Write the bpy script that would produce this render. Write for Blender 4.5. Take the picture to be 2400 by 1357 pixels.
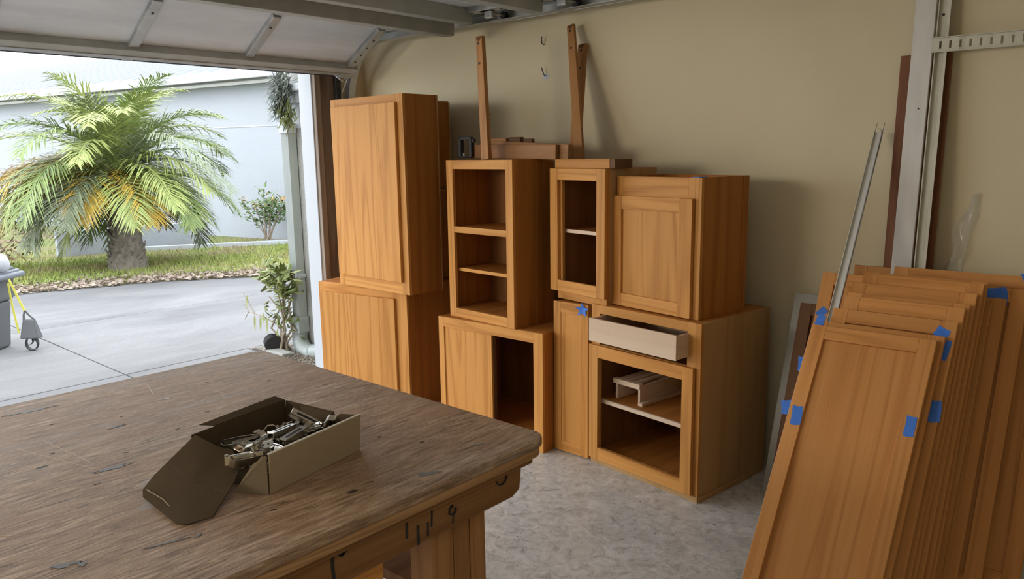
import bpy, bmesh, math, random
from mathutils import Vector, Matrix, Euler
random.seed(7)
for o in list(bpy.data.objects): bpy.data.objects.remove(o)
scene = bpy.context.scene
col = scene.collection

# ------------------------------------------------------------------ camera
YAW, PITCH, ROLL, CAMH, FPX = 0.7309, 0.17586, -0.01569, 1.6643, 1799.2
_F = Vector((-math.sin(YAW)*math.cos(PITCH), math.cos(YAW)*math.cos(PITCH), -math.sin(PITCH)))
_R = Vector((math.cos(YAW), math.sin(YAW), 0)); _U = _R.cross(_F)
_R2 = _R*math.cos(ROLL)+_U*math.sin(ROLL); _U2 = _U*math.cos(ROLL)-_R*math.sin(ROLL)
cd = bpy.data.cameras.new('camera'); cam = bpy.data.objects.new('camera', cd); col.objects.link(cam)
cam.matrix_world = Matrix(((_R2.x,_U2.x,-_F.x,0),(_R2.y,_U2.y,-_F.y,0),(_R2.z,_U2.z,-_F.z,CAMH),(0,0,0,1)))
cd.sensor_width = 36; cd.lens = FPX/2400*36; cd.clip_start = .05; cd.clip_end = 400
scene.camera = cam

# ------------------------------------------------------------------ light
SKY = 3.3; EXPO = 0.45
w = bpy.data.worlds.new('overcast_sky'); scene.world = w; w.use_nodes = True
nt = w.node_tree; bg = nt.nodes['Background']
tc = nt.nodes.new('ShaderNodeTexCoord'); nz = nt.nodes.new('ShaderNodeTexNoise')
nz.inputs['Scale'].default_value = 2.2; nz.inputs['Detail'].default_value = 5
cr = nt.nodes.new('ShaderNodeValToRGB')
cr.color_ramp.elements[0].position = .42; cr.color_ramp.elements[0].color = (.80,.90,1,1)
cr.color_ramp.elements[1].position = .58; cr.color_ramp.elements[1].color = (.97,.985,1,1)
nt.links.new(tc.outputs['Generated'], nz.inputs['Vector']); nt.links.new(nz.outputs['Fac'], cr.inputs['Fac'])
nt.links.new(cr.outputs['Color'], bg.inputs['Color']); bg.inputs['Strength'].default_value = SKY

def area_lamp(name, loc, size, size_y, power, color, rot=(0,0,0)):
    ld = bpy.data.lights.new(name, 'AREA'); ld.shape = 'RECTANGLE'; ld.size = size; ld.size_y = size_y
    ld.energy = power; ld.color = color
    o = bpy.data.objects.new(name, ld); o.location = loc; o.rotation_euler = rot; col.objects.link(o); return o
# added unseen fill lights, no real fixtures: one high at left, one overhead
area_lamp('fill_light_left', (-4.2,-2.3,2.15), 1.8, .8, 62, (1,.93,.83), (math.radians(80),0,math.radians(-27)))
area_lamp('fill_light_top', (.2,-.9,2.62), 1.2, 1.2, 13, (1,.93,.83))
scene.view_settings.view_transform = 'Standard'; scene.view_settings.look = 'None'
scene.view_settings.exposure = EXPO; scene.view_settings.gamma = 1; scene.view_settings.use_curve_mapping = False

# ------------------------------------------------------------------ helpers
def tag(o, label=None, cat=None, group=None, kind=None):
    if label: o['label'] = label
    if cat: o['category'] = cat
    if group: o['group'] = group
    if kind: o['kind'] = kind
    return o
def empty(name, loc=(0,0,0), rot=(0,0,0), label=None, cat=None, group=None):
    o = bpy.data.objects.new(name, None); o.location = loc; o.rotation_euler = rot
    o.empty_display_size = .1; col.objects.link(o); return tag(o, label, cat, group)
class MB:
    def __init__(s): s.v = []; s.f = []
    def add(s, vs, fs):
        k = len(s.v); s.v += [tuple(p) for p in vs]; s.f += [tuple(i+k for i in f) for f in fs]; return s
    def box(s, x0, x1, y0, y1, z0, z1):
        return s.add([(x0,y0,z0),(x1,y0,z0),(x1,y1,z0),(x0,y1,z0),(x0,y0,z1),(x1,y0,z1),(x1,y1,z1),(x0,y1,z1)],
                     [(0,3,2,1),(4,5,6,7),(0,1,5,4),(1,2,6,5),(2,3,7,6),(3,0,4,7)])
    def hexa(s, b, t):      # four bottom, four top corners, counter-clockwise from above
        return s.add(list(b)+list(t), [(0,3,2,1),(4,5,6,7),(0,1,5,4),(1,2,6,5),(2,3,7,6),(3,0,4,7)])
    def prism(s, poly, off):    # polygon of 3d points extruded by a vector
        n = len(poly); off = Vector(off)
        vs = [Vector(p) for p in poly]; vs += [p+off for p in vs]
        return s.add(vs, [tuple(range(n))[::-1], tuple(range(n,2*n))]+[(i,(i+1)%n,n+(i+1)%n,n+i) for i in range(n)])
    def tube(s, pts, rad, n=8, cap=True, sq=1.0):
        pts = [Vector(p) for p in pts]; m = len(pts)
        rads = rad if isinstance(rad, (list,tuple)) else [rad]*m
        up = Vector((0,0,1)); prev = None; vs = []
        for i, p in enumerate(pts):
            t = (pts[min(i+1,m-1)]-pts[max(i-1,0)]).normalized()
            a = prev if prev else (up if abs(t.z) < .9 else Vector((1,0,0)))
            b = t.cross(a).normalized(); a = b.cross(t).normalized(); prev = a
            for k in range(n):
                q = 2*math.pi*k/n
                vs.append(p+(a*math.cos(q)*sq+b*math.sin(q))*rads[i])
        fs = [(i*n+k, i*n+(k+1)%n, (i+1)*n+(k+1)%n, (i+1)*n+k) for i in range(m-1) for k in range(n)]
        if cap: fs += [tuple(range(n))[::-1], tuple(range((m-1)*n, m*n))]
        return s.add(vs, fs)
    def strip(s, pts, wv, tv):  # flat bar following pts, width vector wv, thickness vector tv
        wv = Vector(wv)/2; tv = Vector(tv)/2; pts = [Vector(p) for p in pts]; m = len(pts); vs = []
        for p in pts: vs += [p-wv-tv, p+wv-tv, p+wv+tv, p-wv+tv]
        fs = [(i*4+k, i*4+(k+1)%4, i*4+4+(k+1)%4, i*4+4+k) for i in range(m-1) for k in range(4)]
        return s.add(vs, fs+[(3,2,1,0),tuple(range(m*4-4, m*4))])
    def xf(s, M):
        s.v = [tuple(M@Vector(p)) for p in s.v]; return s
    def mesh(s, name, m, smooth=False):
        me = bpy.data.meshes.new(name); me.from_pydata(s.v, [], s.f); me.materials.append(m)
        bm = bmesh.new(); bm.from_mesh(me); bmesh.ops.recalc_face_normals(bm, faces=bm.faces); bm.to_mesh(me); bm.free()
        if smooth:
            for p in me.polygons: p.use_smooth = True
        return me
    def build(s, name, m, parent=None, bevel=0, smooth=False, seg=2):
        o = bpy.data.objects.new(name, s.mesh(name, m, smooth)); col.objects.link(o)
        if parent: o.parent = parent
        if bevel:
            b = o.modifiers.new('bevel', 'BEVEL'); b.width = bevel; b.segments = seg; b.limit_method = 'ANGLE'
            b.harden_normals = False
        return o
def B(*a): return MB().box(*a)
def copy_tree(o, parent=None):
    c = o.copy(); col.objects.link(c); c.parent = parent
    for ch in [k for k in o.children]: copy_tree(ch, c)
    return c
def strut(o, label=None): return tag(o, label, None, None, 'structure')

# ------------------------------------------------------------------ materials
def base(name, rgb=(.5,.5,.5), rough=.6, metal=0, spec=.5):
    m = bpy.data.materials.new(name); m.use_nodes = True; p = m.node_tree.nodes['Principled BSDF']
    p.inputs['Base Color'].default_value = (*rgb,1); p.inputs['Roughness'].default_value = rough
    p.inputs['Metallic'].default_value = metal; p.inputs['Specular IOR Level'].default_value = spec
    return m
class N:        # terse node graph builder
    def __init__(s, m): s.m = m; s.t = m.node_tree; s.p = s.t.nodes['Principled BSDF']
    def n(s, typ, **kw):
        k = s.t.nodes.new('ShaderNode'+typ)
        for a, b in kw.items(): setattr(k, a, b)
        return k
    def l(s, a, b): s.t.links.new(a, b)
    def coord(s, scale=(1,1,1), rnd=True):
        tc = s.n('TexCoord'); mp = s.n('Mapping'); mp.inputs['Scale'].default_value = scale
        s.l(tc.outputs['Object'], mp.inputs['Vector'])
        if rnd:
            oi = s.n('ObjectInfo'); mu = s.n('Math', operation='MULTIPLY'); mu.inputs[1].default_value = 23
            s.l(oi.outputs['Random'], mu.inputs[0]); s.l(mu.outputs[0], mp.inputs['Location'])
        return mp.outputs['Vector']
    def noise(s, vec, scale, detail=3, rough=.5, dist=0):
        k = s.n('TexNoise'); k.inputs['Scale'].default_value = scale; k.inputs['Detail'].default_value = detail
        k.inputs['Roughness'].default_value = rough; k.inputs['Distortion'].default_value = dist
        if vec is not None: s.l(vec, k.inputs['Vector'])
        return k.outputs['Fac']
    def vor(s, vec, scale, feature='F1', out='Distance', rnd=1):
        k = s.n('TexVoronoi', feature=feature); k.inputs['Scale'].default_value = scale; k.inputs['Randomness'].default_value = rnd
        s.l(vec, k.inputs['Vector']); return k.outputs[out]
    def math(s, op, a, b=None, c=None):
        k = s.n('Math', operation=op)
        for i, q in enumerate((a,b,c)):
            if q is None: continue
            if isinstance(q, (int,float)): k.inputs[i].default_value = q
            else: s.l(q, k.inputs[i])
        return k.outputs[0]
    def ramp(s, fac, *els):
        k = s.n('ValToRGB'); r = k.color_ramp
        while len(r.elements) < len(els): r.elements.new(.5)
        for e, (p, c) in zip(r.elements, els): e.position = p; e.color = (*c,1) if len(c) == 3 else c
        s.l(fac, k.inputs['Fac']); return k.outputs['Color']
    def step(s, fac, a, b):
        k = s.n('MapRange'); k.inputs['From Min'].default_value = a; k.inputs['From Max'].default_value = b
        s.l(fac, k.inputs['Value']); return k.outputs['Result']
    def mix(s, f, a, b, mode='MIX'):
        k = s.n('Mix', data_type='RGBA', blend_type=mode)
        for i, q in ((0,f),(6,a),(7,b)):
            if isinstance(q, (int,float)): k.inputs[i].default_value = q
            elif isinstance(q, tuple): k.inputs[i].default_value = (*q,1)
            else: s.l(q, k.inputs[i])
        return k.outputs[2]
    def color(s, c): s.l(c, s.p.inputs['Base Color']); return s
    def rough(s, c): s.l(c, s.p.inputs['Roughness']); return s
    def bump(s, h, strength=.3, dist=.002):
        k = s.n('Bump'); k.inputs['Strength'].default_value = strength; k.inputs['Distance'].default_value = dist
        s.l(h, k.inputs['Height']); s.l(k.outputs['Normal'], s.p.inputs['Normal']); return s
def wood(name, light, mid, dark, axis='Z', rough=.5, ring=9, sc=3.0, spec=.16):
    m = base(name, mid, rough, 0, spec); g = N(m)
    k = {'X':(.05,1,1),'Y':(1,.05,1),'Z':(1,1,.05)}[axis]
    k2 = {'X':(.02,1,1),'Y':(1,.02,1),'Z':(1,1,.02)}[axis]
    v = g.coord(k); v2 = g.coord(k2)
    n1 = g.noise(v, sc*1.9, 2, .45, .35)
    ring_ = g.math('MULTIPLY_ADD', g.math('SINE', g.math('MULTIPLY', n1, ring*6.28)), .5, .5)
    fine = g.noise(v2, 170, 3, .6); broad = g.noise(v2, 14, 2, .5)
    f = g.math('ADD', g.math('MULTIPLY', g.math('POWER', ring_, 2.2), .34), g.math('MULTIPLY', fine, .62))
    c = g.ramp(f, (.16,light),(.48,mid),(.86,dark))
    c = g.mix(g.step(broad,.3,.75), c, g.mix(.55, c, mid))
    oi = g.n('ObjectInfo'); hs = g.n('HueSaturation'); g.l(c, hs.inputs['Color'])
    g.l(g.math('MULTIPLY_ADD', oi.outputs['Random'], .18, .91), hs.inputs['Value'])
    g.color(hs.outputs['Color']); g.bump(fine, .12, .001)
    return m
OAK = ((.66,.325,.095),(.55,.25,.062),(.33,.125,.028))
oak_v = wood('oak_vertical_grain', *OAK, axis='Z'); oak_h = wood('oak_horizontal_grain', *OAK, axis='X')
oak_y = wood('oak_depth_grain', *OAK, axis='Y')
RED = ((.46,.185,.042),(.38,.145,.031),(.26,.09,.018))
side_v = wood('stained_cabinet_side', *RED, axis='Z', ring=5)
side_y = wood('stained_cabinet_side_flat', *RED, axis='Y', ring=5)
door_v = wood('oak_door_vertical', (.62,.30,.10),(.54,.24,.072),(.36,.145,.04), axis='Z'); door_h = wood('oak_door_horizontal', (.62,.30,.10),(.54,.24,.072),(.36,.145,.04), axis='X')
maple_v = wood('pale_maple_side', (.50,.31,.14),(.44,.265,.115),(.36,.20,.08), axis='Z', ring=4)
birch_x = wood('birch_ply', (.72,.56,.42),(.66,.50,.36),(.56,.40,.28), axis='X', ring=4)
birch_y = wood('birch_ply_depth', (.72,.56,.42),(.66,.50,.36),(.56,.40,.28), axis='Y', ring=4)
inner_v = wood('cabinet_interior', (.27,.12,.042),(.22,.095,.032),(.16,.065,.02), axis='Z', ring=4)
pole_v = wood('old_oak_bar', (.46,.24,.095),(.38,.185,.07),(.24,.105,.04), axis='Z', ring=7)
pole_x = wood('old_oak_board', (.40,.21,.09),(.33,.16,.065),(.2,.09,.035), axis='X', ring=7)
bench_y = wood('bench_timber', (.33,.17,.07),(.245,.12,.045),(.13,.058,.022), axis='Y', ring=8)
bench_z = wood('bench_leg_timber', (.44,.24,.10),(.36,.18,.07),(.22,.10,.04), axis='Z', ring=8)
walnut = wood('dark_red_board', (.27,.12,.06),(.21,.09,.044),(.14,.055,.027), axis='Z', ring=5)
dark_v = wood('dark_oak', (.20,.10,.045),(.16,.075,.032),(.10,.045,.018), axis='Z', ring=5)

wall_m = base('beige_wall_paint', (.66,.605,.475), .85); g = N(wall_m); v = g.coord((1,1,1), False)
g.color(g.mix(g.step(g.noise(v,.9,4,.6),.35,.75), (.68,.595,.41), (.59,.52,.355)))
g.bump(g.noise(v,180,2), .08, .002)
ceil_m = base('ceiling_white', (.78,.76,.72), .9)
floor_m = base('garage_concrete', (.4,.4,.39), .75); g = N(floor_m); v = g.coord((1,1,1), False)
a = g.noise(v,1.5,5,.6,.4); b = g.noise(v,17,8,.78,1.1); c3 = g.noise(v,60,4,.6)
c = g.ramp(b, (.30,(.27,.265,.24)),(.48,(.58,.575,.56)),(.70,(.82,.815,.80)))
c = g.mix(g.step(a,.48,.66), c, g.mix(.5, c, (.27,.255,.205)))
c = g.mix(g.step(g.vor(v,9),.07,.03), c, (.12,.115,.105))
g.color(c).bump(g.math('ADD', b, g.math('MULTIPLY', c3, .4)), .25, .004); g.rough(g.step(a,.2,1.2))
drive_m = base('driveway_concrete', (.5,.5,.5), .85); g = N(drive_m); v = g.coord((1,.35,1), False); v3 = g.coord((1,1,1), False)
a = g.noise(v,1.1,6,.65,.5); b = g.noise(v3,26,5,.7)
c = g.ramp(a, (.3,(.125,.124,.128)),(.5,(.18,.178,.183)),(.7,(.235,.233,.238)))
c = g.mix(g.step(b,.5,.72), c, g.mix(.5, c, (.13,.128,.127))); g.color(c).bump(b,.25,.004)
joint_m = base('joint_dirt', (.14,.13,.12), .95)
white_m = base('white_paint', (.46,.485,.52), .55)
stucco_m = base('stucco', (.6,.59,.55), .9); g = N(stucco_m); v = g.coord((1,1,1), False)
n_ = g.noise(v,55,5,.6); g.color(g.mix(g.step(n_,.4,.7), (.30,.30,.28), (.37,.37,.35))).bump(n_,.6,.01)
house_m = base('house_paint', (.56,.60,.68), .85); g = N(house_m); v = g.coord((1,1,1), False)
n_ = g.noise(v,22,5,.6); g.color(g.mix(g.noise(v,.8,3), (.365,.385,.425), (.34,.36,.40))).bump(n_,.35,.02)
roof_m = base('metal_roof', (.60,.64,.69), .45, .0); g = N(roof_m); v = g.coord((1,1,1), False)
g.color(g.mix(g.noise(v,3,4), (.30,.315,.335), (.35,.365,.385)))
jamb_m = wood('weathered_jamb', (.24,.20,.165),(.165,.125,.095),(.085,.06,.045), axis='Z', ring=6, rough=.8)
jamb_l = wood('weathered_stop', (.33,.28,.23),(.26,.21,.17),(.16,.125,.10), axis='Z', ring=6, rough=.8)
steel_m = base('galvanised_steel', (.42,.43,.43), .42, .75); g = N(steel_m); v = g.coord((1,1,1))
n_ = g.noise(v,9,5,.6); g.color(g.mix(g.step(n_,.35,.7), (.36,.365,.36), (.52,.53,.525))); g.rough(g.step(n_,-.35,1.4))
strut_m = base('dusty_steel', (.37,.37,.35), .6, .0); g = N(strut_m); v = g.coord((1,1,1))
n_ = g.noise(v,6,5,.6); g.color(g.mix(g.step(n_,.35,.7), (.33,.335,.31), (.42,.425,.40)))
dpanel_m = base('door_skin', (.50,.50,.50), .6); g = N(dpanel_m); v = g.coord((1,.25,1), False)
n_ = g.noise(v,5,6,.65,.3); g.color(g.ramp(n_, (.3,(.55,.585,.63)),(.55,(.66,.70,.75)),(.75,(.73,.77,.81))))
black_m = base('black_rubber', (.018,.018,.02), .55)
tape_m = base('blue_masking_tape', (.035,.155,.62), .6); g = N(tape_m); v = g.coord((1,1,1)); g.color(g.mix(g.noise(v,30,4), (.025,.12,.52), (.06,.22,.74))).bump(g.noise(v,60,3),.5,.004)
# ------------------------------------------------------------------ the setting
WY = 3.82
strut(B(-5.07,2.4,-2.6,WY,-.12,0).build('floor', floor_m), 'mottled grey concrete garage floor')
strut(B(-4.93,2.4,WY,WY+.14,0,2.75).build('wall_back', wall_m), 'beige painted garage wall behind the cabinets')
wl = strut(B(-5.07,-4.93,3.36,WY+.14,0,2.75).build('wall_left', wall_m), 'beige return wall beside the door opening')
strut(B(-5.07,-4.93,-1.3,3.36,2.42,2.75).build('wall_header', wall_m)); strut(B(-5.07,-4.93,-2.6,-1.3,0,2.75).build('wall_left_near', wall_m))
strut(B(2.4,2.54,-2.6,WY+.14,0,2.75).build('wall_right', wall_m)); strut(B(-5.07,2.4,-2.74,-2.6,0,2.75).build('wall_near', wall_m))
strut(B(-5.07,2.54,-2.74,WY+.14,2.75,2.85).build('ceiling', ceil_m))
strut(B(-5.09,-4.93,3.335,3.36,-.04,2.42).build('trim_1', white_m, bevel=.003), 'white painted trim on the door opening')
strut(B(-4.93,-4.905,3.372,3.515,0,2.42).build('trim_2', jamb_m, bevel=.003), 'weathered brown wooden door jamb')
strut(B(-4.93,-4.893,3.345,3.392,0,2.42).build('trim_3', jamb_l, bevel=.004), 'greyed wooden stop strip on the jamb')

# driveway slabs
def ground_slab(name, x0, x1, y0, y1, parent):
    return B(x0+.006,x1-.006,y0+.006,y1-.006,-.15,-.04).build(name, drive_m, parent, bevel=.004)
dv = strut(B(-24,-5.075,-9,16,-.3,-.055).build('driveway', joint_m), 'pale concrete driveway outside the garage')
xs = [-24,-15,-11.2,-8.75,-6.3,-5.075]; ys = [-9,-4.6,-.9,2.36,5.9,16]
for i in range(5):
    for j in range(5): ground_slab('slab', xs[i], xs[i+1], ys[j], ys[j+1], dv)
# lawn beyond the driveway
lawn_m = base('lawn_soil', (.2,.24,.08), .95); g = N(lawn_m); v = g.coord((1,1,1), False)
n_ = g.noise(v,.9,5,.6,.3); n2 = g.noise(v,30,5,.7)
c = g.ramp(n_, (.38,(.22,.165,.10)),(.5,(.18,.19,.055)),(.66,(.13,.19,.035)))
g.color(g.mix(g.step(n2,.4,.65), c, g.mix(.5,c,(.17,.13,.08)))).bump(n2,.7,.03)
EDGE = [(-12.4,-6),(-11.7,1.2),(-11.35,3.1),(-10.85,4.6),(-10.1,5.75),(-9.35,6.9),(-8.9,9.5)]
poly = [(x,y,-.14) for x,y in EDGE]+[(-8.9,15,-.14),(-32,15,-.14),(-32,-6,-.14)]
strut(MB().prism(poly, (0,0,.115)).build('lawn', lawn_m), 'patchy grass lawn between driveway and white house')

# ------------------------------------------------------------------ overhead garage door
gd = empty('garage_door', (-4.75,1.1,2.25), label='open overhead garage door of grey steel sections with struts', cat='garage door'); gd['kind'] = 'thing'
def GX(x, y, z): return (x+4.75, y-1.1, z-2.25)
def part(mb, name, m, parent, off=(4.75,-1.1,-2.25), **k):
    mb.v = [(p[0]+off[0],p[1]+off[1],p[2]+off[2]) for p in mb.v]; return mb.build(name, m, parent, **k)
prof = [((-4.75,2.25),(-4.265,2.52)),((-4.25,2.53),(-3.60,2.53)),((-3.585,2.53),(-3.05,2.53)),((-3.035,2.53),(-2.5,2.53))]
Y0, Y1 = -1.25, 3.5
for (a, b) in prof:
    a = Vector((a[0],0,a[1])); b = Vector((b[0],0,b[1])); t = (b-a).normalized(); n = Vector((-t.z,0,t.x))*.022
    sec = part(MB().prism([a+Vector((0,Y0,0)), b+Vector((0,Y0,0)), b+n+Vector((0,Y0,0)), a+n+Vector((0,Y0,0))], (0,Y1-Y0,0)), 'section', dpanel_m, gd)
    L = (b-a).length; dn = -n/.022
    def sbar(y0, y1, s0, s1, d0, d1, name, m, par, bev=.003):
        P = lambda s, d, y: a+t*s+dn*d+Vector((0,y,0))
        return part(MB().hexa([P(s0,d1,y0),P(s1,d1,y0),P(s1,d1,y1),P(s0,d1,y1)],[P(s0,d0,y0),P(s1,d0,y0),P(s1,d0,y1),P(s0,d0,y1)]), name, m, par, bevel=bev)
    for yy in (-.9,-.2,.52,1.235,1.965,2.68):
        st = sbar(yy-.028, yy+.028, .03 if a.x < -4.5 else .0, L-.01, 0, .03, 'stile', steel_m, gd)
        for q in (.2,.8): sbar(yy-.006, yy+.006, L*q-.006, L*q+.006, .03, .033, 'rivet', black_m, st, 0)
    e = sbar(3.435, Y1, .03, L, 0, .035, 'end_stile', steel_m, gd)
    for q in (.2,.35,.5,.65,.8): sbar(3.46, 3.472, L*q-.006, L*q+.006, .035, .038, 'rivet', black_m, e, 0)
    if a.x < -4.5:
        sb = sbar(Y0, 3.53, .075, .13, .0, .05, 'strut', strut_m, gd)
        sbar(Y0, 3.535, .05, .078, .035, .056, 'strut_lip', steel_m, sb)
        sbar(Y0, Y1, -.012, .02, -.02, .02, 'bottom_seal', black_m, gd)
        for yy in (1.965,2.68,1.235,.52): sbar(yy-.03, yy+.03, .005, .06, .0, .03, 'foot_bracket', steel_m, gd)
# two stiffening struts across the flat sections
for x0, z0, z1, ye in ((-3.665,2.39,2.53,3.5),(-3.505,2.445,2.53,3.5),(-2.95,2.44,2.53,3.5)):
    s_ = part(MB().hexa([(x0,Y0,z0),(x0+.075,Y0,z0),(x0+.075,ye,z0),(x0,ye,z0)], [(x0-.012,Y0,z1),(x0+.087,Y0,z1),(x0+.087,ye,z1),(x0-.012,ye,z1)]), 'strut', strut_m, gd, bevel=.004)
    part(B(x0-.03,x0-.004,Y0,ye,z0+.055,z0+.066), 'strut_lip', steel_m, s_)
for x0 in (-3.27,-2.72):
    h = part(B(x0-.055,x0+.055,3.44,3.53,2.495,2.53), 'hinge_bracket', steel_m, gd, bevel=.006)
    part(MB().tube([(x0,3.5,2.487),(x0,3.62,2.487)], .007), 'roller_pin', steel_m, h); part(MB().tube([(x0,3.60,2.487),(x0,3.63,2.487)], .022, 14), 'roller', black_m, h)
    part(B(x0-.03,x0+.03,3.47,3.50,2.455,2.50), 'hinge_leaf', steel_m, h, bevel=.004)
h = part(B(-4.76,-4.70,3.44,3.545,2.225,2.25), 'corner_bracket', strut_m, gd, bevel=.004)
part(MB().tube([(-4.72,3.40,2.235),(-4.70,3.43,2.205),(-4.70,3.46,2.19),(-4.71,3.48,2.21),(-4.72,3.47,2.25),(-4.71,3.52,2.30)], .006, 6), 'cable_hook', steel_m, h, smooth=True)
# curved track
tk = empty('door_track', (-4.86,3.62,0), label='curved galvanised track carrying the raised garage door', cat='track')
path = [(-4.86,z) for z in (.0,.7,1.4,2.07)]
for i in range(1,13):
    q = math.pi/2*i/12; path.append((-4.86+.42-.42*math.cos(q), 2.07+.42*math.sin(q)))
path += [(x,2.49) for x in (-3.6,-2.6,-1.6,-.4)]
def sweep(profile, path):
    mb = MB(); n = len(profile); vs = []
    for i, (x, z) in enumerate(path):
        x0, z0 = path[max(i-1,0)]; x1, z1 = path[min(i+1,len(path)-1)]; t = Vector((x1-x0,0,z1-z0)).normalized(); nn = Vector((-t.z,0,t.x))
        for d, y in profile: vs.append(Vector((x,0,z))+nn*d+Vector((0,y,0)))
    return mb.add(vs, [(i*n+k,i*n+(k+1)%n,(i+1)*n+(k+1)%n,(i+1)*n+k) for i in range(len(path)-1) for k in range(n)]+[tuple(range(n))[::-1],tuple(range(len(vs)-n,len(vs)))])
cp = [(-.028,3.60),(-.028,3.655),(.028,3.655),(.028,3.60),(.025,3.60),(.025,3.652),(-.025,3.652),(-.025,3.60)]
part(sweep(cp, path), 'rail', steel_m, tk, off=(4.86,-3.62,0))
part(sweep([(-.02,3.66),(-.02,3.70),(.03,3.70),(.03,3.66)], [(-4.86,0),(-4.86,2.0)]), 'track_angle', strut_m, tk, off=(4.86,-3.62,0))
part(B(-3.4,-.4,3.66,3.70,2.49,2.555), 'hanger_angle', steel_m, tk, off=(4.86,-3.62,0))
part(B(-3.4,-.4,3.66,3.665,2.46,2.49), 'hanger_flange', steel_m, tk, off=(4.86,-3.62,0))
for z in (.6,1.5): part(B(-4.93,-4.85,3.64,3.70,z,z+.06), 'wall_bracket', steel_m, tk, off=(4.86,-3.62,0), bevel=.004)
tag(MB().tube([(-4.72,3.535,2.26),(-4.84,3.54,2.12),(-4.86,3.545,1.7),(-4.86,3.55,1.2),(-4.86,3.55,.3)], .004, 6).build('lift_cable', steel_m), 'thin steel lift cable hanging beside the jamb', 'cable')
tag(B(-4.905,-4.87,3.515,3.56,0,2.3).build('jamb_strip', black_m, bevel=.006), 'black upright strip along the wooden jamb', 'weather strip')  # plain black strip standing against the jamb
# nails and chips in the wall
for k, (x, z, dx, dz, lb) in enumerate(((-3.127,2.32,.008,.045,'upper bent nail in the bare wall left of crossed bars'),(-3.11,2.13,-.012,.05,'lower bent nail with a paint chip left of crossed bars'),(-3.60,1.92,-.05,.035,'bent nail in the wall beside the single upright bar'))):
    r_ = MB().tube([(0,.0,0),(0,-.02,.004),(dx*.6,-.03,dz*.6),(dx,-.032,dz)], .0035, 6).build('nail', black_m); r_.location = (x,WY,z); tag(r_, lb, 'nail')
    if k == 1: MB().prism([(-.02,0,-.02),(.018,0,-.014),(.022,0,.012),(-.004,0,.02),(-.024,0,.004)], (0,-.003,0)).build('paint_chip', white_m, r_)
# ------------------------------------------------------------------ cabinets
FT = .019
def shaker(parent, name, x0, x1, z0, z1, y=-.019, sw=.057, rw=None, t=.019, rec=.0115, vm=None, hm=None, pm=None, panel=True, bev=.0015):
    """frame and panel door as one part (panel) with stiles and rails as sub-parts"""
    rw = rw or sw; vm = vm or oak_v; hm = hm or oak_h; pm = pm or vm
    if panel: d = B(x0+sw-.004,x1-sw+.004,y+rec,y+t-.002,z0+rw-.004,z1-rw+.004).build(name, pm, parent)
    else: d = B(x0,x0+sw,y,y+t,z0,z1).build(name, vm, parent, bevel=bev)
    for i, (a, b) in enumerate(((x0,x0+sw),(x1-sw,x1))):
        if panel or i: B(a,b,y,y+t,z0,z1).build('stile', vm, d, bevel=bev)
    for a, b in ((z0,z0+rw),(z1-rw,z1)): B(x0+sw,x1-sw,y+.0004,y+t,a,b).build('rail', hm, d, bevel=bev)
    return d
def carcass(root, w, d, h, sm=None, top=0.0, bot=0.0, sl=None, bm_=None, t=.016, y0=FT):
    sm = sm or side_v
    B(-w,-w+t,y0,d,0,h).build('side_panel', sl or sm, root); B(-t,0,y0,d,0,h).build('side_panel', sm, root)
    B(-w+t,-t,y0,d-.006,bot,bot+t).build('bottom_panel', bm_ or side_y, root)
    if top is not None: B(-w+t,-t,y0,d-.006,h-t-top,h-top).build('top_panel', side_y, root)
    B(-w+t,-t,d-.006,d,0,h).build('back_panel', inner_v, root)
def frame(root, w, h, ls, rs, tr, br, mids=(), vm=None, hm=None):
    vm = vm or oak_v; hm = hm or oak_h
    B(-w,-w+ls,0,FT,0,h).build('stile', vm, root, bevel=.0012); B(-rs,0,0,FT,0,h).build('stile', vm, root, bevel=.0012)
    B(-w+ls,-rs,.0004,FT,h-tr,h).build('rail', hm, root, bevel=.0012)
    if br: B(-w+ls,-rs,.0004,FT,0,br).build('rail', hm, root, bevel=.0012)
    for a, b in mids: B(-w+ls,-rs,.0004,FT,a,b).build('rail', hm, root, bevel=.0012)
R = math.radians
# left stack
c = empty('base_cabinet', (-3.698,3.12,0), (0,0,R(10)), 'oak base cabinet with wide slab door, nearest the garage opening', 'cabinet'); base1 = c
W, D, H = .774, .6, .819
carcass(c, W, D, H); frame(c, W, H, .04, .11, .075, .11)
d = B(-.74,-.09,-.02,-.001,.09,.757).build('door', oak_v, c, bevel=.0025)
c = empty('wall_cabinet', (-3.533,3.009,.820), (0,0,R(-.7)), 'tallest oak wall cabinet with tall slab door, beside the door jamb', 'cabinet')
W, D, H = .72, .27, 1.198
carcass(c, W, D, H); frame(c, W, H, .05, .075, .055, .075)
d = B(-.695,-.052,-.021,-.001,.075,1.15).build('door', oak_v, c, bevel=.0025)
B(-.003,.003,D-.004,D+.004,0,H).build('edge_strip', maple_v, c)
# two small cabinets behind the left stack, resting on the base cabinet
for z0, H, lb in ((.821,.607,'lower small cabinet tucked behind the tall slab door cabinet'),(1.436,.575,'upper small cabinet tucked behind the tall slab door cabinet')):
    c = empty('wall_cabinet', (-3.85,3.36,z0), (0,0,R(1)), lb, 'cabinet')
    carcass(c, .52, .33, H); frame(c, .52, H, .04, .04, .04, .04)
    shaker(c, 'door', -.49, -.03, .02, H-.02)
    B(-.002,.004,.322,.334,0,H).build('edge_strip', maple_v, c)
    B(-.5,.002,.0,.32,H-.006 if z0 < 1 else H-.006,H+.004).build('pale_edge', maple_v, c)
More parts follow.
